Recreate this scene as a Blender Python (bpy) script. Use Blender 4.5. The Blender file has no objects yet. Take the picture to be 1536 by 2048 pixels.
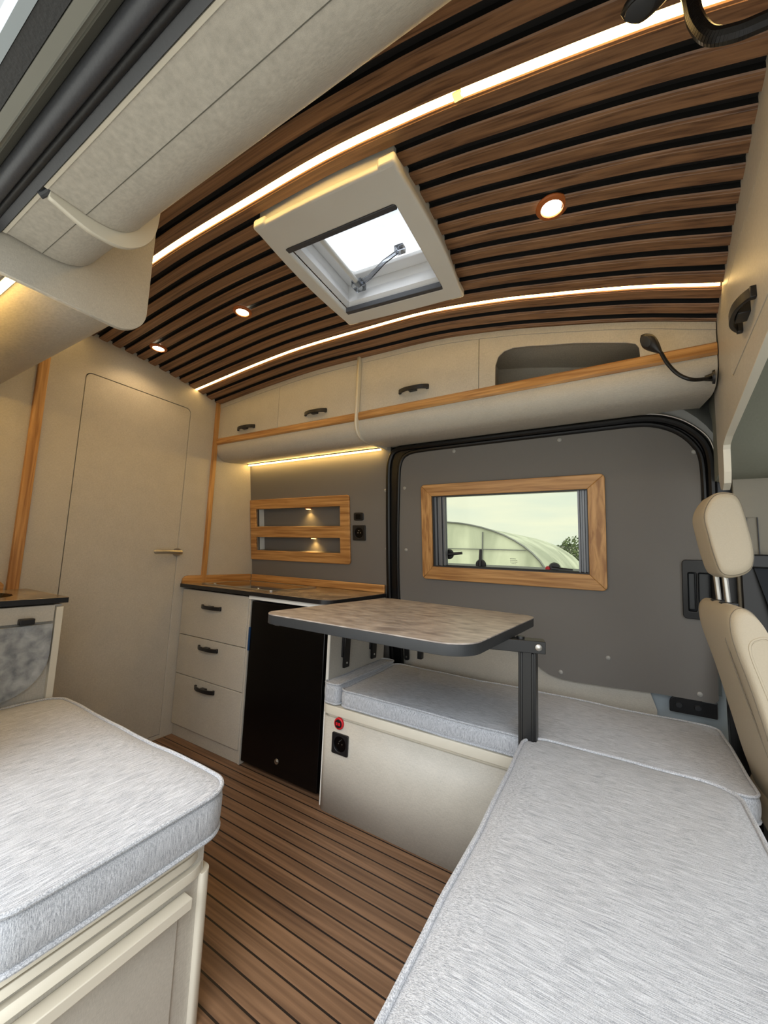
import bpy, bmesh, math, random
from mathutils import Vector, Matrix, Quaternion
random.seed(7)
sc = bpy.context.scene
COL = sc.collection
PI = math.pi

# ------------------------------------------------------------------ camera
F_PX = 775.28; YAW = 0.536996; PITCH = 0.110741; ROLL = -0.0385353; CAM_Z = 1.15
ca, sa, cb, sb, cr, sr = math.cos(YAW), math.sin(YAW), math.cos(PITCH), math.sin(PITCH), math.cos(ROLL), math.sin(ROLL)
fw = Vector((-sa*cb, ca*cb, sb)); rt0 = Vector((ca, sa, 0)); dn0 = fw.cross(rt0)
rt = cr*rt0 + sr*dn0; dn = -sr*rt0 + cr*dn0
cam = bpy.data.cameras.new('camera'); camo = bpy.data.objects.new('camera', cam); COL.objects.link(camo)
R = Matrix((rt, -dn, -fw)).transposed().to_4x4()
camo.matrix_world = Matrix.Translation((0, 0, CAM_Z)) @ R
cam.sensor_fit = 'VERTICAL'; cam.sensor_height = 24.0; cam.sensor_width = 18.0
cam.lens = F_PX/2048*24.0
cam.clip_start = 0.02; cam.clip_end = 200
sc.camera = camo

# ------------------------------------------------------------------ exposure, world, sun
sc.view_settings.view_transform = 'Standard'; sc.view_settings.look = 'None'
sc.view_settings.exposure = 0.0; sc.view_settings.gamma = 1.0; sc.view_settings.use_curve_mapping = False
SKY = 2.1
LED = 19.0
w = bpy.data.worlds.new('overcast_sky'); sc.world = w; w.use_nodes = True
nt = w.node_tree; nt.nodes.clear()
out = nt.nodes.new('ShaderNodeOutputWorld'); bg = nt.nodes.new('ShaderNodeBackground')
tc = nt.nodes.new('ShaderNodeTexCoord'); mp = nt.nodes.new('ShaderNodeMapping'); mp.inputs['Scale'].default_value = (1.6, 1.6, 11)
nz = nt.nodes.new('ShaderNodeTexNoise'); nz.inputs['Scale'].default_value = 1.6; nz.inputs['Detail'].default_value = 6
rp = nt.nodes.new('ShaderNodeValToRGB')
rp.color_ramp.elements[0].position = 0.35; rp.color_ramp.elements[0].color = (0.80, 0.88, 0.96, 1)
rp.color_ramp.elements[1].position = 0.68; rp.color_ramp.elements[1].color = (1.03, 1.02, 0.98, 1)
nt.links.new(tc.outputs['Generated'], mp.inputs[0]); nt.links.new(mp.outputs[0], nz.inputs['Vector'])
nt.links.new(nz.outputs[0], rp.inputs[0]); nt.links.new(rp.outputs[0], bg.inputs['Color'])
bg.inputs['Strength'].default_value = SKY
nt.links.new(bg.outputs[0], out.inputs[0])
sc.cycles.use_denoising = True
sc.cycles.max_bounces = 10; sc.cycles.diffuse_bounces = 6; sc.cycles.transparent_max_bounces = 12
sc.cycles.sample_clamp_indirect = 6.0
sl = bpy.data.lights.new('sun_behind_cloud', 'SUN'); sl.energy = 3.0; sl.angle = 0.9; sl.color = (0.96, 0.98, 1)
so = bpy.data.objects.new('sun_behind_cloud', sl); COL.objects.link(so)
so.rotation_euler = Vector((0.25, -1.0, 1.1)).to_track_quat('Z', 'Y').to_euler()

# ------------------------------------------------------------------ materials
def srgb(r, g, b):
    f = lambda c: (c/255/12.92) if c/255 <= 0.04045 else ((c/255+0.055)/1.055)**2.4
    return (f(r), f(g), f(b), 1)
def mat_new(name):
    m = bpy.data.materials.new(name); m.use_nodes = True
    t = m.node_tree; b = t.nodes['Principled BSDF']
    return m, t, b
def plain(name, col, rough=0.5, metal=0.0, spec=0.5, coat=0.0, bump=0.0, bscale=300):
    m, t, b = mat_new(name)
    b.inputs['Base Color'].default_value = col; b.inputs['Roughness'].default_value = rough
    b.inputs['Metallic'].default_value = metal; b.inputs['Specular IOR Level'].default_value = spec
    b.inputs['Coat Weight'].default_value = coat
    tcn = t.nodes.new('ShaderNodeTexCoord'); n = t.nodes.new('ShaderNodeTexNoise')
    n.inputs['Scale'].default_value = bscale if bump else 6; n.inputs['Detail'].default_value = 3
    t.links.new(tcn.outputs['Object'], n.inputs['Vector'])
    if bump:
        bp = t.nodes.new('ShaderNodeBump'); bp.inputs['Strength'].default_value = bump; bp.inputs['Distance'].default_value = 0.002
        t.links.new(n.outputs[0], bp.inputs['Height']); t.links.new(bp.outputs[0], b.inputs['Normal'])
    mx = t.nodes.new('ShaderNodeMix'); mx.data_type = 'RGBA'; mx.inputs[0].default_value = 0.5
    mx.inputs[6].default_value = tuple(c*0.94 for c in col[:3])+(1,); mx.inputs[7].default_value = tuple(min(1, c*1.06) for c in col[:3])+(1,)
    t.links.new(n.outputs[0], mx.inputs[0]); t.links.new(mx.outputs[2], b.inputs['Base Color'])
    return m
def grain(name, c1, c2, scale, rough=0.5, detail=5, bump=0.15, pos=(0.35, 0.68), extra=None, distort=0.6, bd=0.002, spec=0.5):
    """stretched noise between two colours; scale is a 3-vector in object space"""
    m, t, b = mat_new(name)
    tcn = t.nodes.new('ShaderNodeTexCoord'); mpn = t.nodes.new('ShaderNodeMapping'); mpn.inputs['Scale'].default_value = scale
    n = t.nodes.new('ShaderNodeTexNoise'); n.inputs['Scale'].default_value = 1; n.inputs['Detail'].default_value = detail
    n.inputs['Distortion'].default_value = distort
    r = t.nodes.new('ShaderNodeValToRGB'); r.color_ramp.elements[0].position = pos[0]; r.color_ramp.elements[1].position = pos[1]
    r.color_ramp.elements[0].color = c1; r.color_ramp.elements[1].color = c2
    if extra:
        e = r.color_ramp.elements.new(extra[0]); e.color = extra[1]
    t.links.new(tcn.outputs['Object'], mpn.inputs[0]); t.links.new(mpn.outputs[0], n.inputs['Vector']); t.links.new(n.outputs[0], r.inputs[0])
    t.links.new(r.outputs[0], b.inputs['Base Color']); b.inputs['Roughness'].default_value = rough
    b.inputs['Specular IOR Level'].default_value = spec
    if bump:
        bp = t.nodes.new('ShaderNodeBump'); bp.inputs['Strength'].default_value = bump; bp.inputs['Distance'].default_value = bd
        t.links.new(n.outputs[0], bp.inputs['Height']); t.links.new(bp.outputs[0], b.inputs['Normal'])
    return m
def linen(name, col, amt=0.09, rough=0.45):
    """woven-linen printed laminate: three crossed stretched noises"""
    m, t, b = mat_new(name)
    tcn = t.nodes.new('ShaderNodeTexCoord'); prev = None
    for sclv in ((90, 90, 1100), (1100, 1100, 90), (12, 12, 12)):
        mpn = t.nodes.new('ShaderNodeMapping'); mpn.inputs['Scale'].default_value = sclv
        n = t.nodes.new('ShaderNodeTexNoise'); n.inputs['Scale'].default_value = 1; n.inputs['Detail'].default_value = 2
        t.links.new(tcn.outputs['Object'], mpn.inputs[0]); t.links.new(mpn.outputs[0], n.inputs['Vector'])
        wt = t.nodes.new('ShaderNodeMath'); wt.operation = 'MULTIPLY_ADD'; k_ = 0.35 if sclv[0] == 12 else 1.15
        wt.inputs[1].default_value = k_; wt.inputs[2].default_value = 0.5*(1-k_); t.links.new(n.outputs[0], wt.inputs[0]); n = wt
        if prev is None: prev = n.outputs[0]
        else:
            ad = t.nodes.new('ShaderNodeMath'); ad.operation = 'ADD'; t.links.new(prev, ad.inputs[0]); t.links.new(n.outputs[0], ad.inputs[1]); prev = ad.outputs[0]
    mr = t.nodes.new('ShaderNodeMapRange'); mr.inputs[1].default_value = 1.1; mr.inputs[2].default_value = 1.9
    mr.inputs[3].default_value = 0; mr.inputs[4].default_value = 1
    mx = t.nodes.new('ShaderNodeMix'); mx.data_type = 'RGBA'
    mx.inputs[6].default_value = tuple(c*(1-amt*1.4) for c in col[:3])+(1,); mx.inputs[7].default_value = tuple(c*(1+amt) for c in col[:3])+(1,)
    t.links.new(prev, mr.inputs[0]); t.links.new(mr.outputs[0], mx.inputs[0]); t.links.new(mx.outputs[2], b.inputs['Base Color'])
    b.inputs['Roughness'].default_value = rough
    bp = t.nodes.new('ShaderNodeBump'); bp.inputs['Strength'].default_value = 0.12; bp.inputs['Distance'].default_value = 0.001
    t.links.new(prev, bp.inputs['Height']); t.links.new(bp.outputs[0], b.inputs['Normal'])
    return m
def emit(name, col, s):
    m, t, b = mat_new(name)
    b.inputs['Base Color'].default_value = (0.8, 0.8, 0.8, 1)
    b.inputs['Emission Color'].default_value = col; b.inputs['Emission Strength'].default_value = s
    return m
def fabric(name, scale, seam=1.0):
    m, t, b = mat_new(name)
    tcn = t.nodes.new('ShaderNodeTexCoord')
    def noise(s, d):
        mpn = t.nodes.new('ShaderNodeMapping'); mpn.inputs['Scale'].default_value = s
        n = t.nodes.new('ShaderNodeTexNoise'); n.inputs['Scale'].default_value = 1; n.inputs['Detail'].default_value = d
        t.links.new(tcn.outputs['Object'], mpn.inputs[0]); t.links.new(mpn.outputs[0], n.inputs['Vector']); return n.outputs[0]
    a = noise(scale, 4); c = noise((700, 700, 700), 1)
    ad = t.nodes.new('ShaderNodeMath'); ad.operation = 'MULTIPLY_ADD'; ad.inputs[1].default_value = 0.45
    t.links.new(c, ad.inputs[0]); t.links.new(a, ad.inputs[2])
    r = t.nodes.new('ShaderNodeValToRGB'); r.color_ramp.elements[0].position = 0.52; r.color_ramp.elements[1].position = 0.90
    r.color_ramp.elements[0].color = srgb(134, 138, 145); r.color_ramp.elements[1].color = srgb(206, 209, 214)
    t.links.new(ad.outputs[0], r.inputs[0]); t.links.new(r.outputs[0], b.inputs['Base Color'])
    b.inputs['Roughness'].default_value = 0.92; b.inputs['Specular IOR Level'].default_value = 0.2
    b.inputs['Sheen Weight'].default_value = 0.15
    bp = t.nodes.new('ShaderNodeBump'); bp.inputs['Strength'].default_value = 0.5; bp.inputs['Distance'].default_value = 0.0015
    t.links.new(ad.outputs[0], bp.inputs['Height']); t.links.new(bp.outputs[0], b.inputs['Normal'])
    return m

M = {}
M['linen'] = linen('linen_laminate', srgb(186, 181, 170), 0.14)
M['edge'] = plain('cream_edge_band', srgb(212, 206, 190), 0.4)
M['white'] = plain('white_edge', srgb(228, 228, 222), 0.4)
M['oak_x'] = grain('oak_along_x', srgb(148, 102, 54), srgb(200, 154, 98), (3, 60, 60), 0.42, extra=(0.55, srgb(184, 138, 82)))
M['oak_z'] = grain('oak_along_z', srgb(148, 102, 54), srgb(200, 154, 98), (60, 60, 3), 0.42, extra=(0.55, srgb(184, 138, 82)))
M['oak_y'] = grain('oak_along_y', srgb(148, 102, 54), srgb(200, 154, 98), (60, 3, 60), 0.42, extra=(0.55, srgb(184, 138, 82)))
M['slat'] = grain('walnut_slat', srgb(88, 60, 42), srgb(150, 112, 80), (1.6, 120, 30), 0.38, detail=7, pos=(0.30, 0.66), extra=(0.46, srgb(126, 92, 65)), distort=0.5, bump=0.25)
M['black'] = plain('black_recess', srgb(12, 11, 11), 0.7)
M['blackp'] = plain('black_plastic', srgb(24, 24, 26), 0.38)
M['blackm'] = plain('black_metal', srgb(20, 20, 21), 0.35, spec=0.5)
M['gloss'] = plain('gloss_black_door', srgb(5, 5, 6), 0.22, spec=0.3)
M['clip'] = plain('grey_clip', srgb(150, 149, 144), 0.4)
M['rubber'] = plain('black_rubber', srgb(10, 10, 11), 0.33, spec=0.4)
M['seal'] = plain('grey_worn_rubber', srgb(66, 68, 73), 0.45, bump=0.3, bscale=180)
M['seal2'] = plain('dark_rubber', srgb(36, 37, 39), 0.5, bump=0.3, bscale=180)
M['paint'] = plain('grey_body_paint', srgb(104, 106, 104), 0.35, spec=0.6)
M['paintl'] = plain('pale_body_paint', srgb(150, 160, 166), 0.35, spec=0.6)
M['olive'] = plain('olive_grey_rail', srgb(112, 111, 102), 0.35, metal=0.3)
M['greyw'] = plain('grey_wall_fabric', srgb(110, 107, 103), 0.75, bump=0.25, bscale=900)
M['chrome'] = plain('brushed_nickel', srgb(190, 187, 180), 0.38, metal=1.0)
M['alu'] = plain('grey_aluminium', srgb(120, 122, 126), 0.4, metal=0.6)
M['dark_alu'] = plain('dark_aluminium', srgb(62, 63, 66), 0.4, metal=0.5)
M['skyw'] = plain('white_moulding', srgb(214, 213, 206), 0.4)
M['skyin'] = plain('white_inner_moulding', srgb(222, 222, 222), 0.35)
M['leather_seam'] = plain('leather_seam', srgb(120, 110, 94), 0.6)
M['leather'] = plain('beige_leather', srgb(180, 168, 146), 0.5, bump=0.25, bscale=350)
M['cabplastic'] = plain('cab_plastic', srgb(138, 132, 118), 0.6, bump=0.2, bscale=400)
M['headliner'] = plain('cab_headliner', srgb(126, 127, 114), 0.85, bump=0.4, bscale=120)
M['cabfloor'] = plain('cab_mat_tan', srgb(140, 124, 100), 0.7)
M['red'] = plain('red_plastic', srgb(196, 26, 38), 0.35)
M['blue'] = plain('blue_film', srgb(26, 62, 104), 0.4)
M['stone'] = grain('grey_stone_laminate', srgb(112, 117, 122), srgb(178, 182, 184), (26, 26, 26), 0.5, detail=9, distort=0.3, bump=0.05, pos=(0.3, 0.72))
M['tabletop'] = grain('taupe_stone_laminate', srgb(124, 115, 111), srgb(184, 176, 169), (13, 26, 13), 0.38, detail=10, distort=0.5, bump=0.04, pos=(0.3, 0.7), extra=(0.5, srgb(160, 151, 144)))
M['tableedge'] = plain('dark_grey_edge', srgb(46, 48, 50), 0.45)
M['worktop'] = grain('brown_stone_worktop', srgb(96, 82, 66), srgb(168, 150, 126), (7, 7, 7), 0.22, detail=8, distort=0.4, bump=0.02)
M['glassblack'] = plain('black_glass', srgb(28, 27, 26), 0.06, spec=0.9, coat=0.5)
M['concrete'] = grain('outdoor_gravel', srgb(176, 172, 160), srgb(212, 208, 196), (3, 3, 3), 0.9, detail=8)
M['poly'] = grain('greenhouse_film', srgb(168, 174, 160), srgb(222, 226, 212), (0.9, 0.9, 0.25), 0.5, detail=6, bump=0)
M['foliage'] = grain('foliage_green', srgb(26, 44, 16), srgb(96, 118, 52), (3, 3, 3), 0.7, detail=4, bump=0)
M['led'] = emit('led_warm', (1.0, 0.62, 0.18, 1), LED*2.0)
M['ledc'] = emit('led_ceiling_strip', (1.0, 0.64, 0.22, 1), LED)
M['bulb'] = emit('downlight_glow', (1.0, 0.86, 0.62, 1), 22.0)
M['puck'] = emit('puck_glow', (1.0, 0.62, 0.18, 1), 7.0)
M['copper'] = plain('copper_bezel', srgb(176, 98, 44), 0.5, metal=0.1)
M['text'] = plain('grey_lettering', srgb(120, 120, 120), 0.5)
M['fab_y'] = fabric('striped_fabric_y', (800, 26, 800))
M['fab_x'] = fabric('striped_fabric_x', (26, 800, 800))
M['fab_z'] = fabric('striped_fabric_side', (800, 800, 24))
M['fab_pipe'] = fabric('fabric_piping', (420, 420, 420))

def floor_mat():
    m, t, b = mat_new('teak_deck_floor')
    tcn = t.nodes.new('ShaderNodeTexCoord'); sep = t.nodes.new('ShaderNodeSeparateXYZ'); t.links.new(tcn.outputs['Object'], sep.inputs[0])
    def mth(op, a, bv=None, c=None):
        n = t.nodes.new('ShaderNodeMath'); n.operation = op
        for i, v in enumerate((a, bv, c)):
            if v is None: continue
            if isinstance(v, (int, float)): n.inputs[i].default_value = v
            else: t.links.new(v, n.inputs[i])
        return n.outputs[0]
    u = mth('DIVIDE', mth('SUBTRACT', sep.outputs['Y'], 1.114-0.0533*40), 0.0533)
    idx = mth('FLOOR', u); fr = mth('FRACT', u)
    line = mth('LESS_THAN', fr, 0.105)
    cmb = t.nodes.new('ShaderNodeCombineXYZ')
    t.links.new(mth('MULTIPLY', sep.outputs['X'], 1.4), cmb.inputs[0]); t.links.new(mth('MULTIPLY', sep.outputs['Y'], 45), cmb.inputs[1]); t.links.new(mth('MULTIPLY', idx, 7.3), cmb.inputs[2])
    n = t.nodes.new('ShaderNodeTexNoise'); n.inputs['Scale'].default_value = 1; n.inputs['Detail'].default_value = 7; n.inputs['Distortion'].default_value = 1.1
    t.links.new(cmb.outputs[0], n.inputs['Vector'])
    r = t.nodes.new('ShaderNodeValToRGB')
    r.color_ramp.elements[0].position = 0.25; r.color_ramp.elements[0].color = srgb(90, 66, 49)
    r.color_ramp.elements[1].position = 0.72; r.color_ramp.elements[1].color = srgb(142, 110, 84)
    e = r.color_ramp.elements.new(0.5); e.color = srgb(119, 90, 67)
    t.links.new(n.outputs[0], r.inputs[0])
    mx = t.nodes.new('ShaderNodeMix'); mx.data_type = 'RGBA'; t.links.new(line, mx.inputs[0]); t.links.new(r.outputs[0], mx.inputs[6])
    mx.inputs[7].default_value = srgb(22, 14, 12)
    t.links.new(mx.outputs[2], b.inputs['Base Color']); b.inputs['Roughness'].default_value = 0.5
    hb = mth('SUBTRACT', mth('MULTIPLY', n.outputs[0], 0.2), line)
    bp = t.nodes.new('ShaderNodeBump'); bp.inputs['Strength'].default_value = 0.4; bp.inputs['Distance'].default_value = 0.002
    t.links.new(hb, bp.inputs['Height']); t.links.new(bp.outputs[0], b.inputs['Normal'])
    return m
M['floor'] = floor_mat()
def glass_mat(name, col, mixf, rough=0.0):
    m, t, b = mat_new(name); t.nodes.remove(b)
    o = t.nodes['Material Output']; tr = t.nodes.new('ShaderNodeBsdfTransparent'); tr.inputs[0].default_value = col
    g = t.nodes.new('ShaderNodeBsdfGlossy'); g.inputs['Roughness'].default_value = rough
    fr = t.nodes.new('ShaderNodeFresnel'); fr.inputs[0].default_value = 1.4
    ml = t.nodes.new('ShaderNodeMath'); ml.operation = 'MULTIPLY'; ml.inputs[1].default_value = mixf; t.links.new(fr.outputs[0], ml.inputs[0])
    mx = t.nodes.new('ShaderNodeMixShader'); t.links.new(ml.outputs[0], mx.inputs[0]); t.links.new(tr.outputs[0], mx.inputs[1]); t.links.new(g.outputs[0], mx.inputs[2])
    t.links.new(mx.outputs[0], o.inputs[0]); return m
M['glass'] = glass_mat('tinted_acrylic_glass', (0.67, 0.68, 0.58, 1), 0.6)
M['dome'] = glass_mat('clear_acrylic_dome', (0.62, 0.64, 0.66, 1), 0.6)
M['clearp'] = glass_mat('clear_plastic', (0.72, 0.74, 0.78, 1), 1.0, 0.1)

# ------------------------------------------------------------------ object helpers
LOC = {}
def thing(name, label, cat, loc=(0, 0, 0), group=None):
    o = bpy.data.objects.new(name, None); COL.objects.link(o); o.location = loc; o.empty_display_size = 0.05
    o['label'] = label; o['category'] = cat
    if group: o['group'] = group
    return o
def tag(o, label, cat, group=None):
    o['label'] = label; o['category'] = cat
    if group: o['group'] = group
    return o
def abs_loc(p):
    v = Vector(p.location)
    while p.parent: p = p.parent; v = v + Vector(p.location)
    return v
def finish(name, me, mats, parent=None, smooth=0.6, bevel=0.0, kind=None, origin=None, label=None, world=True):
    """mesh comes in world coordinates; parent is offset only (no rotation at build time)"""
    if not isinstance(mats, (list, tuple)): mats = [mats]
    for m in mats: me.materials.append(m)
    me.name = name
    if smooth:
        me.shade_smooth(); me.set_sharp_from_angle(angle=smooth)
    o = bpy.data.objects.new(name, me); COL.objects.link(o)
    if parent is not None:
        o.parent = parent
        if world: me.transform(Matrix.Translation(-abs_loc(parent)))
    elif origin is not None:
        me.transform(Matrix.Translation(-Vector(origin))); o.location = origin
    if bevel:
        b = o.modifiers.new('bevel', 'BEVEL'); b.width = bevel; b.segments = 2; b.limit_method = 'ANGLE'; b.angle_limit = 0.6; b.harden_normals = False
    if kind: o['kind'] = kind
    if label: o['label'] = label
    return o
class MB:
    def __init__(s): s.v = []; s.f = []; s.m = []
    def add(s, vs, fs, mi=0):
        n = len(s.v); s.v += [tuple(v) for v in vs]; s.f += [tuple(i+n for i in f) for f in fs]; s.m += [mi]*len(fs); return s
    def box(s, x0, y0, z0, x1, y1, z1, mi=0):
        vs = [(x, y, z) for x in (x0, x1) for y in (y0, y1) for z in (z0, z1)]
        return s.add(vs, [(0,1,3,2),(4,6,7,5),(0,4,5,1),(2,3,7,6),(0,2,6,4),(1,5,7,3)], mi)
    def loft(s, rings, closed_ring=True, cap=True, mi=0, cap0=True):
        n = len(rings[0]); vs = [p for r in rings for p in r]; fs = []
        for k in range(len(rings)-1):
            for i in range(n if closed_ring else n-1):
                j = (i+1) % n
                fs.append((k*n+i, k*n+j, (k+1)*n+j, (k+1)*n+i))
        if cap and cap0: fs.append(tuple(range(n))[::-1])
        if cap: fs.append(tuple((len(rings)-1)*n+i for i in range(n)))
        return s.add(vs, fs, mi)
    def tube(s, pts, r, seg=10, closed=False, mi=0, cap=True, flat=None):
        pts = [Vector(p) for p in pts]; n = len(pts); rr = r if isinstance(r, (list, tuple)) else [r]*n
        tans = []
        for i in range(n):
            a = pts[(i-1) % n] if (closed or i > 0) else pts[i]; b = pts[(i+1) % n] if (closed or i < n-1) else pts[i]
            tans.append((b-a).normalized())
        up = Vector((0, 0, 1)) if abs(tans[0].z) < 0.9 else Vector((1, 0, 0))
        nrm = (up - tans[0]*up.dot(tans[0])).normalized(); rings = []
        for i in range(n):
            nrm = (nrm - tans[i]*nrm.dot(tans[i])).normalized(); bi = tans[i].cross(nrm)
            fa, fb = (1, 1) if flat is None else flat
            rings.append([pts[i] + (nrm*math.cos(t)*fa + bi*math.sin(t)*fb)*rr[i] for t in [2*PI*k/seg for k in range(seg)]])
        if closed: rings.append(rings[0])
        return s.loft(rings, True, cap and not closed, mi)
    def disc(s, c, axis, r0, r1, h, seg=24, mi=0):
        """frustum along axis from c"""
        axis = Vector(axis).normalized(); c = Vector(c)
        u = axis.orthogonal().normalized(); v = axis.cross(u)
        ring = lambda cc, r: [cc + (u*math.cos(t)+v*math.sin(t))*r for t in [2*PI*k/seg for k in range(seg)]]
        return s.loft([ring(c, r0), ring(c+axis*h, r1)], True, True, mi)
    def mesh(s, weld=True):
        me = bpy.data.meshes.new('m'); me.from_pydata(s.v, [], s.f); me.polygons.foreach_set('material_index', s.m)
        bm = bmesh.new(); bm.from_mesh(me)
        if weld: bmesh.ops.remove_doubles(bm, verts=bm.verts, dist=1e-6)
        bmesh.ops.recalc_face_normals(bm, faces=bm.faces); bm.to_mesh(me); bm.free(); me.update(); return me
    def build(s, name, mats, parent=None, **k): return finish(name, s.mesh(), mats, parent, **k)
def box(name, a, b, mat, parent=None, bevel=0.002, **k):
    return MB().box(*a, *b).build(name, mat, parent, bevel=bevel, **k)
def rr(x0, y0, x1, y1, r, n=8):
    """rounded rectangle outline, r scalar or (bl, br, tr, tl)"""
    if not isinstance(r, (list, tuple)): r = (r,)*4
    P = []
    for (cx, cy, q, rad) in ((x0, y0, 0, r[0]), (x1, y0, 1, r[1]), (x1, y1, 2, r[2]), (x0, y1, 3, r[3])):
        sx = 1 if q in (0, 3) else -1; sy = 1 if q in (0, 1) else -1
        if rad < 1e-5: P.append((cx, cy)); continue
        c = (cx+sx*rad, cy+sy*rad); a0 = PI + q*PI/2
        for k in range(n+1):
            a = a0 + k/n*PI/2; P.append((c[0]+rad*math.cos(a), c[1]+rad*math.sin(a)))
    return P
def smooth_poly(pts, closed=False, n=8):
    """catmull-rom"""
    P = [Vector(p) for p in pts]; m = len(P); outp = []
    rng = range(m if closed else m-1)
    for i in rng:
        p0 = P[(i-1) % m] if closed or i > 0 else P[i]; p1 = P[i]; p2 = P[(i+1) % m]; p3 = P[(i+2) % m] if closed or i+2 < m else p2
        for k in range(n):
            t = k/n
            outp.append(0.5*((2*p1)+(-p0+p2)*t+(2*p0-5*p1+4*p2-p3)*t*t+(-p0+3*p1-3*p2+p3)*t**3))
    if not closed: outp.append(P[-1])
    return outp
def plate_mesh(outer, holes, depth, fmap, bev=0.0):
    """filled 2-D shape with holes given depth; w runs 0 (back) .. depth (front)"""
    cu = bpy.data.curves.new('c', 'CURVE'); cu.dimensions = '2D'; cu.fill_mode = 'BOTH'
    cu.extrude = max(depth/2-bev, 1e-5); cu.bevel_depth = bev; cu.bevel_resolution = 2; cu.offset = -bev
    for o in [outer]+list(holes):
        s = cu.splines.new('POLY'); s.points.add(len(o)-1); s.use_cyclic_u = True
        for i, p in enumerate(o): s.points[i].co = (p[0], p[1], 0, 1)
    ob = bpy.data.objects.new('c', cu); me = bpy.data.meshes.new_from_object(ob)
    bpy.data.objects.remove(ob); bpy.data.curves.remove(cu)
    me.materials.clear()
    for v in me.vertices:
        v.co = fmap(v.co.x, v.co.y, v.co.z+depth/2)
    bm = bmesh.new(); bm.from_mesh(me); bmesh.ops.remove_doubles(bm, verts=bm.verts, dist=1e-5)
    bmesh.ops.recalc_face_normals(bm, faces=bm.faces); bm.to_mesh(me); bm.free(); return me
def plate(name, outer, holes, depth, fmap, mat, parent=None, bev=0.0, **k):
    k.setdefault('smooth', None)
    return finish(name, plate_mesh(outer, holes, depth, fmap, bev), mat, parent, **k)
NW = Vector((0, -1, -0.12)).normalized()
def wmap(off=0.0):       # far van wall, leaning inwards: (x, z) -> world, w towards the room
    return lambda u, v, w: Vector((u, 2.195-0.12*v, v)) + NW*(w+off)
def xmap(x, s=1):        # transverse plane at x, w towards +x (s=1) or -x
    return lambda u, v, w: Vector((x+s*w, u, v))
def ymap(y, s=-1):       # longitudinal plane at y, w towards -y
    return lambda u, v, w: Vector((u, y+s*w, v))
def zmap(z): return lambda u, v, w: Vector((u, v, z+w))
def rmap(off=0.0):       # panel of the locker above the cab
    n = Vector((-1, 0.067, 0)).normalized()
    return lambda u, v, w: Vector((0.276+0.067*(u-0.96), u, v)) + n*(w+off)
def dup(root, loc, rotz=None, label=None):
    def cp(o, par):
        c = o.copy(); COL.objects.link(c)
        if par is not None: c.parent = par
        for ch in o.children: cp(ch, c)
        return c
    r = cp(root, None); r.location = loc
    if rotz is not None: r.rotation_euler = (0, 0, rotz)
    if label: r['label'] = label
    return r

# ------------------------------------------------------------------ ceiling shape
HX = [(-2.6,2.19),(-2.39,2.203),(-1.87,2.246),(-1.47,2.266),(-1.0,2.257),(-.687,2.243),(-.376,2.199),(-.187,2.16),(-.02,2.123),(.126,2.086),(.309,2.03),(.5,1.98)]
def hx(x):
    for i in range(len(HX)-1):
        if x <= HX[i+1][0]:
            a, b = HX[i], HX[i+1]; t = (x-a[0])/(b[0]-a[0])
            m0 = (HX[i+1][1]-HX[max(i-1, 0)][1])/(HX[i+1][0]-HX[max(i-1, 0)][0])
            j = min(i+2, len(HX)-1); m1 = (HX[j][1]-HX[i][1])/(HX[j][0]-HX[i][0]); d = b[0]-a[0]
            return (2*t**3-3*t**2+1)*a[1]+(t**3-2*t**2+t)*d*m0+(-2*t**3+3*t**2)*b[1]+(t**3-t**2)*d*m1
    return HX[-1][1]
def cz(x, y): return hx(x) + 0.15*(0.4096-(y-0.85)**2)
XS = [-2.41+0.0655*i for i in range(43)]   # -2.41 .. 0.34
SKX = (-1.045, -0.513); SKY_ = (0.838, 1.375)
def xruns(y0, y1):
    if y1 <= SKY_[0] or y0 >= SKY_[1]: return [XS]
    a = [x for x in XS if x < SKX[0]-0.01]+[SKX[0]]; b = [SKX[1]]+[x for x in XS if x > SKX[1]+0.01]
    return [a, b]
PITCH_S = 0.066; GAP = 0.0225
mb = MB()
gaps = []
k = -17
while k <= 3:
    gaps.append((1.49+PITCH_S*k, (0.0145 if k == 0 else 0.019) if k in (0, -11) else GAP, k in (0, -11))); k += 1
for i in range(len(gaps)-1):
    y0 = gaps[i][0]+gaps[i][1]/2; y1 = gaps[i+1][0]-gaps[i+1][1]/2
    if i == len(gaps)-2: y1 = 1.68
    for run in xruns(y0, y1):
        prof = [(y0, .020), (y0, .003), (y0+.003, .0005), (y0+.008, 0), (y0+.009, -.0012), (y1-.003, -.0008), (y1, .003), (y1, .020)]
        m0 = len(mb.m); mb.loft([[(x, y, cz(x, y)+o) for y, o in prof] for x in run], True, True, 0)
        for q in range(len(run)-1):
            for e_ in (0, 6, 7): mb.m[m0+q*8+e_] = 1
for i in range(len(gaps)-1):
    y0, y1 = gaps[i][0], gaps[i+1][0]
    for run in xruns(y0, y1):
        mb.loft([[(x, y0, cz(x, y0)+.018), (x, y1, cz(x, y1)+.018), (x, y1, cz(x, y1)+.026), (x, y0, cz(x, y0)+.026)] for x in run], True, True, 1)
mb.build('ceiling', [M['slat'], M['black']], kind='structure', smooth=0.4)

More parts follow.
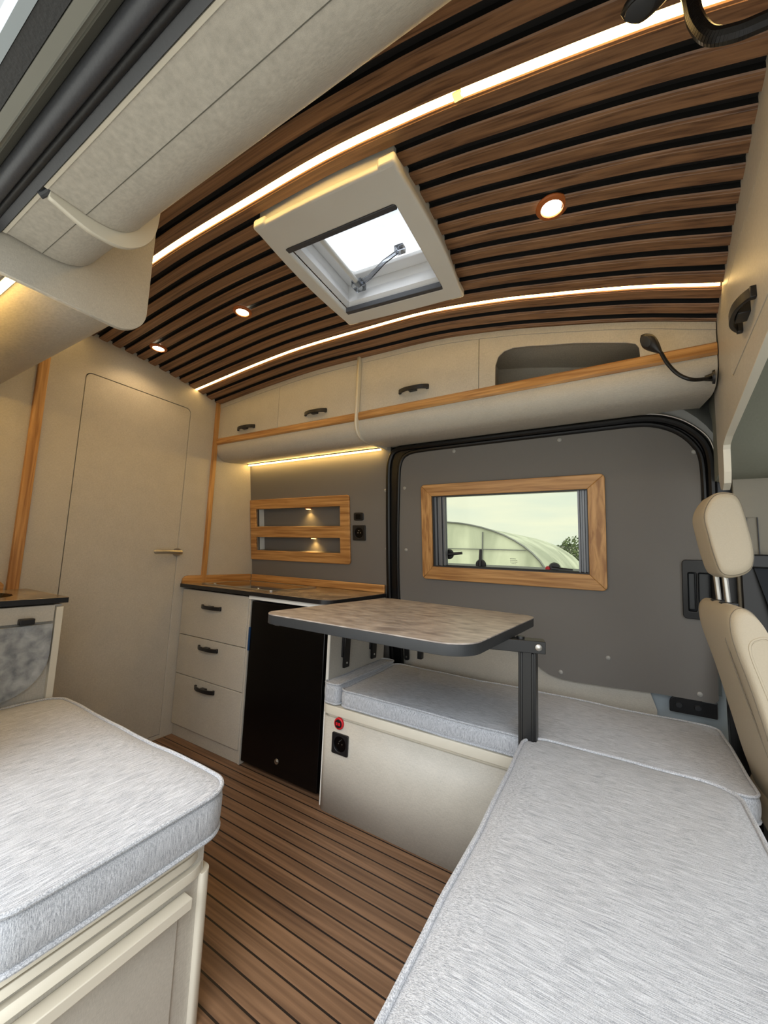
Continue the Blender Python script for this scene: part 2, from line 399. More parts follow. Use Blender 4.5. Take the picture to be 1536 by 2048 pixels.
# LED strips in the ceiling
def led_strip(y, x0, x1, label, width=0.0125, gapx=None):
    t = thing('led_strip', label, 'light strip', ((x0+x1)/2, y, cz((x0+x1)/2, y)), 'LED strips in the slatted ceiling')
    n = 46; xs = [x0+(x1-x0)*i/n for i in range(n+1)]
    d = MB(); d.loft([[(x, y-width/2, cz(x, y)+.010), (x, y-width/2, cz(x, y)+.0015), (x, y-width*.2, cz(x, y)-.0008), (x, y+width*.2, cz(x, y)-.0008), (x, y+width/2, cz(x, y)+.0015), (x, y+width/2, cz(x, y)+.010)] for x in xs])
    d.build('diffuser', M['ledc'], t)
    if gapx:
        g = MB()
        for gx in gapx: g.box(gx-.016, y-width/2-.0006, cz(gx, y)-.0016, gx+.006, y+width/2+.0006, cz(gx, y)+.004)
        g.build('joint', emit('led_dim_joint', (1, .62, .12, 1), 1.6), t)
    return t
led_strip(1.49, -2.388, 0.305, 'long warm glowing strip in the ceiling nearest the window-side cabinets')
led_strip(0.764, -2.38, 0.262, 'wide warm glowing strip crossing the ceiling above the skylight', gapx=[-0.29], width=0.0175)

# ------------------------------------------------------------------ structure shell
box('floor', (-2.45, 0.10, -0.03), (0.36, 2.2, 0.0), M['floor'], kind='structure', bevel=0)
box('ground', (-30, -30, -0.62), (30, 60, -0.55), M['concrete'], kind='structure', bevel=0)
# rear partition
DOOR = rr(0.874, -0.03, 1.466, 2.058, (0, 0, .03, .03))
hole = rr(0.870, 0.02, 1.470, 2.062, (0, 0, .033, .033))
plate('wall_left', [(0.10, 0), (2.20, 0), (2.20, 2.36), (0.10, 2.36)], [hole], 0.018, xmap(-2.408), M['linen'], kind='structure')
box('wall_behind_door', (-2.44, 0.10, 0), (-2.41, 2.2, 2.36), M['black'], kind='structure', bevel=0)
dr = plate('door_1', rr(0.8745, 0.025, 1.4655, 2.0575, (0, 0, .03, .03)), [], 0.018, xmap(-2.4095), M['linen'], kind='structure', bev=0.001)
h = MB(); h.disc((-2.391, 1.462, 1.118), (1, 0, 0), .026, .026, .008); h.disc((-2.391, 1.462, 1.118), (1, 0, 0), .011, .011, .045)
h.tube([(-2.345, 1.468, 1.118), (-2.343, 1.44, 1.118), (-2.343, 1.38, 1.12), (-2.345, 1.305, 1.118), (-2.35, 1.30, 1.118)], [.012, .0125, .0115, .011, .008], 12, flat=(1.1, .8))
h.build('door_handle', M['chrome'], dr, label='brushed metal lever handle')
box('trim_1', (-2.391, 0.672, 0.02), (-2.372, 0.714, 2.33), M['oak_z'], kind='structure')
box('trim_2', (-2.391, 1.645, 0.92), (-2.372, 1.676, 2.19), M['oak_z'], kind='structure')
# far side wall (grey, leaning in) with niche, window and service holes
NI = (-2.325, 1.155, -1.533, 1.457)
plate('wall_far', [(-2.42, 0), (-1.15, 0), (-1.15, 1.83), (-2.42, 1.83)], [[(NI[0], 1.15), (NI[2], 1.15), (NI[2], 1.46), (NI[0], 1.46)]], 0.02, wmap(-0.02), M['greyw'], kind='structure')
# body shell behind everything
WIN = (-0.885, 1.098, -0.100, 1.493)
plate('wall_outer', [(-2.6, -.3), (0.42, -.3), (0.42, 2.42), (-2.6, 2.42)], [rr(WIN[0]+.01, WIN[1]-.01, WIN[2]-.01, WIN[3]+.01, .02)], 0.012, wmap(-0.14), M['paint'], kind='structure')
# sliding door inner face
plate('door_2', [(.340, .600), (.352, .615)]+rr(-1.12, 1.4, .352, 1.795, (0, 0, .17, .09))[2:]+[(-1.12, .735), (-.90, .735), (-.70, .735), (-.55, .725), (-.45, .70), (-.38, .660), (-.334, .628), (-.287, .602), (-.231, .589), (-.177, .587), (-.008, .592), (.146, .600)],
      [rr(WIN[0], WIN[1], WIN[2], WIN[3], .004), rr(.250, .945, .345, 1.172, .012)], 0.018, wmap(-0.018), M['greyw'], kind='structure')
plate('wall_lower_panel', [(-1.12, .30), (.146, .30), (.146, .52), (.120, .60), (-.03, .60), (-.20, .62), (-.334, .66), (-.40, .70), (-.55, .76), (-1.12, .78)], [], 0.008, wmap(-0.027), M['linen'], kind='structure')
plate('wall_door_sill', [(-1.3, .2), (.42, .2), (.42, 1.9), (.37, 1.9), (.37, .62), (.10, .62), (-1.3, .60)], [], 0.006, wmap(-0.045), M['paintl'], kind='structure')
# roof shell with skylight hole
plate('roof', [(-2.6, .12), (1.9, .12), (1.9, 2.3), (-2.6, 2.3)], [[(SKX[0]-.03, SKY_[0]+.04), (SKX[1]+.03, SKY_[0]+.04), (SKX[1]+.03, SKY_[1]-.0), (SKX[0]-.03, SKY_[1]-.0)]], 0.02, zmap(2.42), M['paint'], kind='structure')
# near wall behind the left bench and near header ends
plate('wall_near', [(-2.6, -.3), (-1.36, -.3), (-1.36, 2.42), (-2.6, 2.42)], [], 0.10, ymap(0.23), M['linen'], kind='structure')
box('wall_rear', (-2.62, .1, -.3), (-2.58, 2.3, 2.45), M['paint'], kind='structure', bevel=0)
# cab surroundings
plate('wall_cab_far', [(.40, -.3), (1.9, -.3), (1.9, 2.42), (.40, 2.42)], [rr(.62, 1.0, 1.5, 1.44, .06)], 0.02, ymap(2.10), M['cabplastic'], kind='structure')
plate('wall_windscreen', [(.1, -.3), (2.2, -.3), (2.2, 2.42), (.1, 2.42)], [rr(.9, 1.15, 1.5, 1.5, .08)], 0.03, xmap(1.87), M['paint'], kind='structure')
box('floor_cab', (0.36, 0.10, -0.03), (1.9, 2.2, 0.0), M['blackp'], kind='structure', bevel=0)

# ------------------------------------------------------------------ shelf niche in the far wall
t = thing('wall_shelf_niche', 'oak framed two-slot recessed shelf in the grey wall above the worktop', 'shelf', (-1.92, 2.03, 1.08))
plate('frame', rr(-2.385, 1.083, -1.458, 1.528, (.004, .02, .02, .004)), [rr(-2.320, 1.328, -1.533, 1.458, .002, 2), rr(-2.326, 1.152, -1.537, 1.251, .002, 2)], 0.014, wmap(), M['oak_x'], t, bev=.003)
lin = MB()
W0 = wmap()
def wbox(mb, u0, v0, u1, v1, w0, w1, mi=0):
    vs = [W0(u, v, w) for u in (u0, u1) for v in (v0, v1) for w in (w0, w1)]
    return mb.add(vs, [(0,1,3,2),(4,6,7,5),(0,4,5,1),(2,3,7,6),(0,2,6,4),(1,5,7,3)], mi)
wbox(lin, -2.335, 1.14, -1.52, 1.47, -.075, -.07, 0)
wbox(lin, -2.335, 1.14, -1.52, 1.152, -.07, .0, 0); wbox(lin, -2.335, 1.458, -1.52, 1.47, -.07, .0, 0); wbox(lin, -2.335, 1.251, -1.52, 1.328, -.07, .0, 0)
wbox(lin, -1.533, 1.14, -1.52, 1.47, -.07, .0, 0); wbox(lin, -2.335, 1.14, -2.327, 1.47, -.07, 0, 1)
lin.build('recess_lining', [M['greyw'], M['white']], t, smooth=None)
def puck(u, v, label):
    p = thing('puck_light', label, 'light', W0(u, v, -.048), 'puck lights in the oak shelf niche')
    m_ = MB(); m_.disc(W0(u, v-.001, -.048), (0, 0, -1), .024, .022, .008); m_.build('housing', M['copper'], p)
    m_ = MB(); m_.disc(W0(u, v-.010, -.048), (0, 0, -1), .018, .016, .002); m_.build('lens', M['puck'], p)
    l = bpy.data.lights.new('puck_glow', 'SPOT'); l.energy = 1.6; l.color = (1, .60, .18); l.spot_size = 2.2; l.spot_blend = .8; l.shadow_soft_size = .012
    lo = bpy.data.objects.new('puck_glow', l); COL.objects.link(lo); lo.parent = p; lo.location = (0, 0, -.016)
puck(-1.855, 1.457, 'small glowing light in the upper slot of the oak shelf niche')
puck(-1.812, 1.251, 'small glowing light in the lower slot of the oak shelf niche')
# switch and socket
t = thing('wall_switch', 'small black rounded switch on the grey wall right of the oak shelf niche', 'switch', W0(-1.391, 1.387, 0))
plate('cover', rr(-1.427, 1.362, -1.355, 1.413, .012), [], .008, wmap(), M['blackp'], t, bev=.002)
plate('rocker', rr(-1.41, 1.372, -1.372, 1.403, .005), [], .004, wmap(.008), M['gloss'], t, bev=.001)
def socket(name, label, mapf, n, u, v, s=.048):
    t = thing(name, label, 'socket', mapf()(u, v, 0))
    plate('cover', rr(u-s, v-s, u+s, v+s, .006), [[(u+.033*math.cos(a*PI/12), v+.033*math.sin(a*PI/12)) for a in range(24)]], .009, mapf(), M['blackp'], t, bev=.002)
    plate('well', [(u+.0335*math.cos(a*PI/12), v+.0335*math.sin(a*PI/12)) for a in range(24)], [], .003, mapf(), M['gloss'], t)
    m_ = MB()
    for du in (-.0095, .0095): m_.disc(mapf()(u+du, v, .003), n, .0028, .0028, .001, 10)
    m_.disc(mapf()(u, v+.014, .003), n, .002, .002, .010, 10)
    m_.build('pin_holes', M['chrome'], t)
    return t
socket('wall_socket', 'black square power socket on the grey wall right of the oak shelf niche', wmap, NW, -1.390, 1.285)

# rivets on grey panels
def rivet(u, v, label, mapf=wmap):
    m_ = MB(); c = mapf()(u, v, 0); ax = NW
    m_.disc(c, ax, .0105, .0095, .003, 16); m_.disc(c+ax*.003, ax, .0095, .004, .003, 16)
    o = m_.build('trim_clip', M['clip'], origin=tuple(c)); tag(o, label, 'clip', 'round trim clips on the grey panels')
for u, v, l in [(-1.191, 1.542, 'round trim clip left of the door seal, beside the top of the oak shelf'), (-1.190, 1.190, 'round trim clip left of the door seal, beside the bottom of the oak shelf'),
    (-1.060, 1.549, 'round trim clip right of the door seal, upper one beside the window frame'), (-1.060, 1.186, 'round trim clip right of the door seal, lower one beside the window frame'),
    (-.748, 1.735, 'round trim clip above the top left corner of the window frame'), (-.214, 1.735, 'round trim clip above the right half of the window frame'),
    (.296, 1.626, 'round trim clip at the top right corner of the grey door panel'), (-.034, .723, 'round trim clip on the grey panel right of the table post'),
    (-.235, .622, 'round trim clip at the bottom edge of the grey panel above the cream strip'), (.292, .628, 'round trim clip at the bottom right corner of the grey door panel')]:
    rivet(u, v, l)

# ------------------------------------------------------------------ window in the sliding door
O = (-.949, 1.027, -.029, 1.559)
wn = plate('window_1', rr(WIN[0]-.004, WIN[1]-.004, WIN[2]+.004, WIN[3]+.004, .004), [rr(WIN[0]+.004, WIN[1]+.004, WIN[2]-.004, WIN[3]-.004, .004)], .14, wmap(-.14), M['dark_alu'], kind='structure')
def mitre(n_, quad, rads, mt):
    plate('window_frame', quad, [], .016, wmap(), mt, wn, bev=.003)
i0, j0, i1, j1 = WIN
a0, b0, a1, b1 = O; r_ = .022
def arc(cx, cy, a_s, a_e, n=5): return [(cx+r_*math.cos(a_s+(a_e-a_s)*k/n), cy+r_*math.sin(a_s+(a_e-a_s)*k/n)) for k in range(n+1)]
mitre('t', [(i0, j1)]+arc(a0+r_, b1-r_, PI*.75, PI*.5)+arc(a1-r_, b1-r_, PI*.5, PI*.25)+[(i1, j1)], None, M['oak_x'])
mitre('b', [(i1, j0)]+arc(a1-r_, b0+r_, -PI*.25, -PI*.5)+arc(a0+r_, b0+r_, -PI*.5, -PI*.75)+[(i0, j0)], None, M['oak_x'])
mitre('l', [(i0, j0)]+arc(a0+r_, b0+r_, -PI*.75, -PI)+arc(a0+r_, b1-r_, PI, PI*.75)+[(i0, j1)], None, M['oak_z'])
mitre('r', [(i1, j1)]+arc(a1-r_, b1-r_, PI*.25, 0)+arc(a1-r_, b0+r_, 0, -PI*.25)+[(i1, j0)], None, M['oak_z'])
m_ = MB()
for (x0, x1) in ((i0+.004, -.822), (-.145, i1-.004)):
    n = 4
    for k in range(n):
        xa = x0+(x1-x0)*k/n; xb = xa+(x1-x0)/n*.8
        wbox(m_, xa, j0+.004, xb, j1-.004, -.04-.012*(k % 2), -.02-.012*(k % 2))
    wbox(m_, x0, j0+.004, x1, j1-.004, -.06, -.05)
m_.build('blind_rail', M['alu'], wn, smooth=None)
m_ = MB(); wbox(m_, i0+.004, j0+.004, i1-.004, j1-.004, -.105, -.100); m_.build('pane', M['glass'], wn, smooth=None)
def latch(u, v, ang, mats, label):
    m_ = MB(); c = W0(u, v, -.09)
    m_.disc(c, NW, .030, .026, .012, 20)
    o = m_.build('window_latch', M['blackp'], wn)
    d = Vector((math.cos(ang), 0, math.sin(ang))); m2 = MB()
    p = c+NW*.016; m2.tube([p-d*.01, p+d*.03, p+d*.085], [.010, .009, .0075], 10); m2.build('latch_lever', M['blackp'], o)
    if mats: m3 = MB(); m3.disc(c+NW*.013+Vector((-.03, 0, 0)), NW, .012, .010, .008, 14); m3.build('latch_button', M['red'], o, label='red button')
latch(-.640, 1.108, PI*.49, False, ''); latch(-.262, 1.106, -.05, True, ''); latch(-.826, 1.160, .12, False, '')
m_ = MB()
for k in range(4):
    for q in range(5):
        if (k, q) in ((0, 0), (0, 4), (3, 4)): continue
        wbox(m_, -.483+q*.0078, 1.118+.0085*k, -.483+q*.0078+.006, 1.1205+.0085*k, -.100, -.0995)
m_.build('printed_sticker', M['blackp'], wn, smooth=None)

# recessed door handle of the sliding door
t = thing('door_pull', 'black recessed pull of the grey sliding door behind the headrest', 'door handle', W0(.297, .94, 0))
plate('surround', rr(.243, .937, .352, 1.180, .016), [rr(.262, .968, .290, 1.128, .006), rr(.296, .968, .340, 1.128, .006)], .012, wmap(), M['blackp'], t, bev=.003)
plate('recess', rr(.250, .945, .345, 1.172, .012), [], .004, wmap(-.035), M['dark_alu'], t)
m_ = MB(); wbox(m_, .264, .972, .288, 1.124, -.03, -.004); m_.build('latch_lever', M['tableedge'], t, bevel=.004)
m_ = MB(); wbox(m_, .299, .972, .337, 1.124, -.03, -.010); m_.build('latch_cover', M['tableedge'], t, bevel=.004)
# door roller bracket
t = thing('door_roller_bracket', 'black bolted bracket at the lower right corner of the grey door panel', 'bracket', W0(.27, .54, .0))
plate('bracket_plate', rr(.190, .532, .350, .600, (.004, .004, .004, .03)), [], .010, wmap(-.02), M['blackp'], t, bev=.002)
for u in (.222, .285): MB().disc(W0(u, .566, -.01), NW, .013, .011, .006, 18).build('bolt', M['dark_alu'], t)
m_ = MB(); wbox(m_, .300, .596, .346, .603, -.01, -.004); m_.build('pressing', M['alu'], t)

# door seal: black rubber beads
def wpath(pts, w): return [W0(u, v, w) for u, v in pts]
def rubber(path, r, parent, name='bead', mat='rubber', **k):
    m_ = MB(); m_.tube(path, r, 10); return m_.build(name, M[mat], parent, **k)
t = thing('door_seal', 'black rubber seal around the grey sliding door, curving over its top corners', 'door seal', W0(-1.14, .6, .0))
zl = [(-1.165, .50), (-1.172, .80), (-1.176, 1.0), (-1.172, 1.3), (-1.166, 1.55), (-1.163, 1.64), (-1.157, 1.70), (-1.135, 1.755), (-1.10, 1.778), (-1.04, 1.785)]
top = [(-.8, 1.785), (-.4, 1.786), (0, 1.787), (.10, 1.787), (.17, 1.778), (.235, 1.752), (.285, 1.715), (.325, 1.665), (.345, 1.60), (.350, 1.5), (.352, 1.2), (.352, .9)]
full = smooth_poly([Vector((a, b, 0)) for a, b in zl+top], n=6)
rubber([W0(p.x, p.y, .008) for p in full], .016, t)
inn = [(-1.102, .50), (-1.112, .80), (-1.118, 1.0), (-1.112, 1.3), (-1.100, 1.55), (-1.094, 1.64), (-1.086, 1.69), (-1.068, 1.725), (-1.04, 1.745), (-.98, 1.758), (-.8, 1.762), (-.4, 1.764), (0, 1.765), (.08, 1.765), (.15, 1.757), (.21, 1.734), (.258, 1.700), (.295, 1.655), (.318, 1.60), (.325, 1.5), (.326, 1.35), (.326, 1.2)]
inn = smooth_poly([Vector((a, b, 0)) for a, b in inn], n=6)
rubber([W0(p.x, p.y, .003) for p in inn], .011, t)
flat = MB()
flat.loft([[W0(a.x, a.y, -.012), W0(a.x, a.y, .004), W0(b.x, b.y, .004), W0(b.x, b.y, -.012)] for a, b in [(full[int(i*(len(full)-13)/60)], inn[int(i*(len(inn)-1)/60)]) for i in range(61)]])
flat.build('web', M['rubber'], t)
tl_ = smooth_poly([Vector((a, b, 0)) for a, b in [(-1.0, 1.806), (-.6, 1.806), (0, 1.807), (.10, 1.806), (.175, 1.796), (.243, 1.769), (.298, 1.728), (.342, 1.675), (.362, 1.61)]], n=6)
rubber([W0(p.x, p.y, .014) for p in tl_], .004, t, 'metal_flange', 'chrome', label='bright metal flange')
# grey body pressing at upper right corner above the seal
m_ = MB()
rings = []
for i in range(13):
    a = i/12*PI/2
    rings.append([W0(.06+.31*math.sin(a)+d*math.sin(a)*.7, 1.50+.32*math.cos(a)+d*math.cos(a), w_) for d, w_ in ((-.01, -.01), (.015, .012), (.05, .02), (.09, .0), (.12, -.04), (.16, -.06))])
m_.loft(rings, False, False); m_.build('wall_corner_pressing', M['paint'], kind='structure')
plate('wall_top_beam', [(-2.42, 1.79), (.38, 1.79), (.38, 2.1), (-2.42, 2.1)], [], .01, wmap(-.09), M['blackp'], kind='structure')

# ------------------------------------------------------------------ far overhead cabinets
def belly(y0, z0, y1, z1, r=.085):
    """profile from cabinet front bottom (y0,z0) down/around to wall (y1,z1)"""
    P = [(y0, z0)]
    P += [(y0+.001, z0-.030), (y0+.012, z0-.062), (y0+.038, z0-.088), (y0+.075, z0-.100), (y0+.13, z0-.100)]
    Q = smooth_poly([Vector((a, b, 0)) for a, b in P], n=4)
    return [(p.x, p.y) for p in Q]+[(y1, z1)]
def cabinet(x0, x1, label, yf0=1.672, yf1=1.672, zw=1.872, niche=None, doors=()):
    t = thing('overhead_cabinet', label, 'cabinet', ((x0+x1)/2, 1.85, 1.8), 'overhead cabinets above the grey wall')
    yf = lambda x: yf0+(yf1-yf0)*(x-x0)/(x1-x0)
    # belly (underside shell)
    n = 10; rings = []
    for i in range(n+1):
        x = x0+(x1-x0)*i/n; y = yf(x); zb = zw
        pr = belly(y, zb, 2.02, 1.808)
        rings.append([(x, a, b) for a, b in pr]+[(x, 2.03, 1.83), (x, 2.03, 1.90), (x, y+.02, 1.90), (x, y+.02, zb)])
    m_ = MB(); m_.loft(rings); m_.build('underside', M['linen'], t)
    # wood band
    m_ = MB(); m_.loft([[(x, yf(x)-.004, zw-.002), (x, yf(x)-.010, zw+.006), (x, yf(x)-.010, zw+.036), (x, yf(x)-.002, zw+.044), (x, yf(x)+.02, zw+.044), (x, yf(x)+.02, zw-.002)] for x in [x0+(x1-x0)*i/n for i in range(n+1)]])
    m_.build('oak_band', M['oak_x'], t)
    # fascia following the ceiling, niche opening
    top = [(x0+(x1-x0)*i/24, cz(x0+(x1-x0)*i/24, 1.672)-.026) for i in range(25)]
    fm = lambda u, v, w_: Vector((u, yf(u)+.012-w_, v))
    holes = []
    if niche: holes = [niche]
    gap = [d for d in doors]
    # cut doors out: fascia pieces = doors + rest
    for d in doors:
        tp = [(x, z-.0) for x, z in top if d[0]+.004 < x < d[1]-.004]
        za = cz(d[0], 1.672)-.026; zb_ = cz(d[1], 1.672)-.026
        outl = [(d[0]+.0015, zw+.045), (d[1]-.0015, zw+.045), (d[1]-.0015, zb_)]+tp[::-1]+[(d[0]+.0015, za)]
        dd = plate('door', outl, [], .012, fm, M['linen'], t, bev=.001)
        if len(d) > 2: bow_handle(dd, d[2], yf(d[2])+0., d[3])
    if niche:
        xs0 = doors[-1][1]+.0015
        tp = [(x, z) for x, z in top if x > xs0+.004]
        plate('fascia', [(xs0, zw+.03), (x1, zw+.03)]+tp[::-1]+[(xs0, cz(xs0, 1.672)-.026)], holes, .012, fm, M['linen'], t)
        m_ = MB(); xl = [xs0+.004+(x1-.01-xs0-.004)*i/10 for i in range(11)]
        for (ya, za, yb, zb2, top_) in ((1.688, .045, 1.97, .045, 0),):
            m_.loft([[(x, 1.688, zw+.043), (x, 1.97, zw+.043), (x, 1.97, cz(x, 1.672)-.03), (x, 1.688, cz(x, 1.672)-.03), (x, 1.688, cz(x, 1.672)-.036), (x, 1.962, cz(x, 1.672)-.036), (x, 1.962, zw+.049), (x, 1.688, zw+.049)] for x in xl])
        m_.box(xs0+.004, 1.688, zw+.045, xs0+.010, 1.965, cz(xs0, 1.672)-.035)
        m_.box(x1-.016, 1.688, zw+.045, x1-.010, 1.965, cz(x1, 1.672)-.035)
        m_.build('niche_lining', M['linen'], t)
    else:
        m_ = MB(); m_.loft([[(x, yf(x)+.014, zw+.03), (x, yf(x)+.02, zw+.03), (x, yf(x)+.02, cz(x, 1.672)-.02), (x, yf(x)+.014, cz(x, 1.672)-.02)] for x in [x0+(x1-x0)*i/12 for i in range(13)]])
        m_.build('carcass', M['black'], t)
    return t
def bow_handle(parent, x, y, z, L=.165, axis='x', flip=1, mat='blackp'):
    """black bow pull with a catch lever in the middle; y is the face, projects towards -y"""
    m_ = MB(); n = 16; rings = []
    for i in range(n+1):
        u = -1+2*i/n; off = .004+.022*(1-abs(u)**2.6); hgt = .0095+.002*abs(u)
        px = x+u*L/2
        rings.append([(px, y-off-.005, z-hgt), (px, y-off-.005, z+hgt), (px, y-max(off-.004, 0), z+hgt), (px, y-max(off-.004, 0), z-hgt)])
    m_.loft(rings)
    m_.box(x-L/2, y-.010, z-.012, x-L/2+.014, y, z+.012); m_.box(x+L/2-.014, y-.010, z-.012, x+L/2, y, z+.012)
    m_.box(x-.022, y-.024, z-.011, x+.020, y, z+.010)
    return m_.build('handle', M[mat], parent, bevel=.002, label='black bow pull handle')
XD = -1.18
c1 = cabinet(-2.388, XD-.006, 'overhead cabinet above the worktop with two doors and an oak lower band', doors=[(-2.388, -1.797, -2.083, 1.955), (-1.797, XD-.008, -1.486, 1.965)])
NO = rr(-.445, 1.90, .095, 2.05, (.0, .0, .05, .07))
# opening top follows the sloping ceiling
def nichetop():
    P = [(-.437, 1.90), (.10, 1.90), (.10, 1.93)]
    top_ = [(.098, 1.955), (.088, 1.972), (.06, 1.985), (-.04, 2.012), (-.12, 2.032), (-.20, 2.046), (-.30, 2.066), (-.36, 2.074), (-.40, 2.068), (-.425, 2.048), (-.437, 2.01)]
    return P+top_
c2 = cabinet(XD+.006, .318, 'overhead cabinet above the sliding door with one door and an open rounded shelf slot', yf0=1.668, yf1=1.640, niche=nichetop(), doors=[(XD+.008, -.512, -.843, 1.978)])
# divider between cabinets
t = thing('cabinet_divider', 'cream curved divider plate between the two overhead cabinets', 'divider', (XD, 1.85, 1.8))
pr = belly(1.645, 1.885, 2.045, 1.802)
outl = [(1.645, cz(XD, 1.65)-.003), (1.645, 1.885)]+[(a, b-.012) for a, b in pr[1:]]+[(2.045, 1.83), (2.03, cz(XD, 1.70)-.003)]
plate('panel', outl, [], .014, xmap(XD-.007), M['edge'], t)
# grey scribe strips between fascia and ceiling
def scribe(x0, x1, yf0, yf1, label):
    m_ = MB(); xs = [x0+(x1-x0)*i/20 for i in range(21)]
    m_.loft([[(x, yf0+(yf1-yf0)*i/20-.004, cz(x, 1.672)-.027), (x, yf0+(yf1-yf0)*i/20-.004, cz(x, 1.672)-.0), (x, yf0+(yf1-yf0)*i/20+.016, cz(x, 1.672)-.0), (x, yf0+(yf1-yf0)*i/20+.016, cz(x, 1.672)-.027)] for i, x in enumerate(xs)])
    o = m_.build('trim_strip', M['linen'], origin=((x0+x1)/2, 1.67, cz((x0+x1)/2, 1.67)-.02)); tag(o, label, 'trim')
scribe(-2.37, XD-.01, 1.672, 1.672, 'beige strip between the slatted ceiling and the left overhead cabinet doors')
scribe(XD+.01, .318, 1.668, 1.640, 'beige strip between the slatted ceiling and the right overhead cabinet')
# LED strip below the left cabinet
t = thing('under_cabinet_light', 'thin glowing strip under the overhead cabinet above the worktop', 'light strip', (-1.8, 1.985, 1.80))
MB().box(-2.375, 1.950, 1.783, -1.205, 1.961, 1.790).build('diffuser', M['led'], t, smooth=None)
MB().box(-2.38, 1.947, 1.789, -1.20, 1.964, 1.800).build('channel', M['alu'], t, smooth=None)

# ------------------------------------------------------------------ right panel (locker above the cab)
t = thing('cab_locker', 'tall beige locker panel at the right edge with a door and angled lower end', 'cabinet', (.30, 1.2, 1.6))
outl = [(1.792, 1.46), (1.790, 1.80), (1.790, 2.30), (.20, 2.30), (.20, 1.70), (.60, 1.685), (1.19, 1.618), (1.60, 1.574), (1.655, 1.560), (1.665, 1.545), (1.672, 1.47), (1.685, 1.435), (1.72, 1.418), (1.765, 1.425)]
plate('panel', outl, [rr(.35, 1.70, 1.44, 1.985, (.01, .03, .03, .01))], .018, rmap(-.018), M['linen'], t, bev=.001)
dd = plate('door', rr(.353, 1.703, 1.4375, 1.982, (.01, .028, .028, .01)), [], .018, rmap(-.0175), M['linen'], t, bev=.0015)
m_ = MB(); n = 14; rings = []; RM = rmap()
for i in range(n+1):
    u = -1+2*i/n; off = .004+.026*(1-abs(u)**2.6); hgt = .0125; yy = 1.175+u*.085; zz = 1.762
    rings.append([RM(yy, zz-hgt, off+.005), RM(yy, zz+hgt, off+.005), RM(yy, zz+hgt, max(off-.004, 0)), RM(yy, zz-hgt, max(off-.004, 0))])
m_.loft(rings)
for (ya, yb, wz) in ((1.09, 1.105, .012), (1.245, 1.26, .012), (1.152, 1.20, .024)):
    vs = [RM(y, z, w_) for y in (ya, yb) for z in (1.748, 1.776) for w_ in (0, wz)]
    m_.add(vs, [(0,1,3,2),(4,6,7,5),(0,4,5,1),(2,3,7,6),(0,2,6,4),(1,5,7,3)])
m_.build('handle', M['blackp'], dd, bevel=.002, label='black bow pull handle')
# cream edge band along the panel bottom is the plate edge; add carcass behind
eb = outl[4:13]; rg = []
for q in range(len(eb)):
    a = Vector(eb[max(q-1, 0)]); b_ = Vector(eb[min(q+1, len(eb)-1)]); d_ = (b_-a).normalized(); nn = Vector((-d_.y, d_.x))
    nn = nn if nn.dot(Vector((-.5, -1))) > 0 else -nn
    p = Vector(eb[q]); o_ = p+nn*.002
    rg.append([RM(p.x, p.y, -.0185), RM(p.x, p.y, .0004), RM(o_.x, o_.y, .0004), RM(o_.x, o_.y, -.0185)])
m_ = MB(); m_.loft(rg); m_.build('edge_band', M['edge'], t, smooth=None, label='cream edge band')

# ------------------------------------------------------------------ reading lamps
def lamp(base, pts, headdir, label, r=.0055, hl=.050, face=(-0.3, -1, -0.4)):
    t = thing('gooseneck_lamp', label, 'lamp', base, 'gooseneck reading lamps on the cab locker')
    B = Vector(base); path = smooth_poly([Vector(p) for p in pts], n=8)
    m_ = MB(); ax = (path[1]-path[0]).normalized()
    m_.disc(B, Vector((-1, 0.07, 0)), .024, .022, .006, 24); m_.disc(B+Vector((-.006, 0, 0)), Vector((-1, 0.07, 0)), .014, .009, .02, 20); m_.build('base', M['blackp'], t)
    m_ = MB(); rad = [r*(1+.12*math.sin(i*2.1)) for i in range(len(path))]; m_.tube(path, r, 10)
    # ribs
    for i in range(0, len(path)-1):
        for s in (0, .5):
            p = path[i].lerp(path[i+1], s); d = (path[i+1]-path[i]).normalized(); m_.disc(p-d*.0012, d, r*1.12, r*1.12, .0024, 10)
    m_.build('neck', M['blackm'], t)
    H = Vector(headdir).normalized(); p0 = path[-1]
    f = Vector(face); f = (f-H*f.dot(H)).normalized(); s_ = H.cross(f)
    m_ = MB(); rings = []
    for i in range(15):
        u = i/14; prof = max(math.sin(PI*min(1, (u*.93+.07)))**.6, .02); wv = .027*prof*(0.42+.58*min(1, u*1.6)); dv = .014*prof
        c = p0+H*(u*hl*2)
        rings.append([c+s_*math.cos(a)*wv+f*math.sin(a)*dv for a in [2*PI*q/16 for q in range(16)]])
    m_.loft(rings); hd = m_.build('lamp_head', M['blackp'], t)
    m_ = MB(); c = p0+H*(hl*1.28)
    for q in (0,):
        ring = lambda k, o: [c+s_*math.cos(a)*.015*k+H*math.sin(a)*.022*k+f*o for a in [2*PI*z/20 for z in range(20)]]
        m_.loft([ring(1, .010), ring(1, .0145), ring(.8, .0155)])
    m_.build('lens', M['tableedge'], hd)
    return t
lamp((.306, 1.63, 1.790), [(.300, 1.63, 1.790), (.277, 1.60, 1.776), (.235, 1.56, 1.765), (.200, 1.55, 1.785), (.172, 1.55, 1.828), (.154, 1.55, 1.874)], (-.052, 0.01, .080), 'black gooseneck reading lamp bent upwards in front of the open overhead slot', face=(-.6, -.75, -.3))
lamp((.262, .70, 1.960), [(.262, .70, 1.960), (.2156, .70, 1.965), (.18, .70, 1.97), (.15, .70, 1.987), (.134, .70, 2.028), (.129, .70, 2.075), (.124, .70, 2.102), (.112, .70, 2.115)], (-.07, .0, .004), 'black ribbed gooseneck lamp at the top right corner, crossing the ceiling strip', r=.0105, face=(0, -.2, -1), hl=.04)

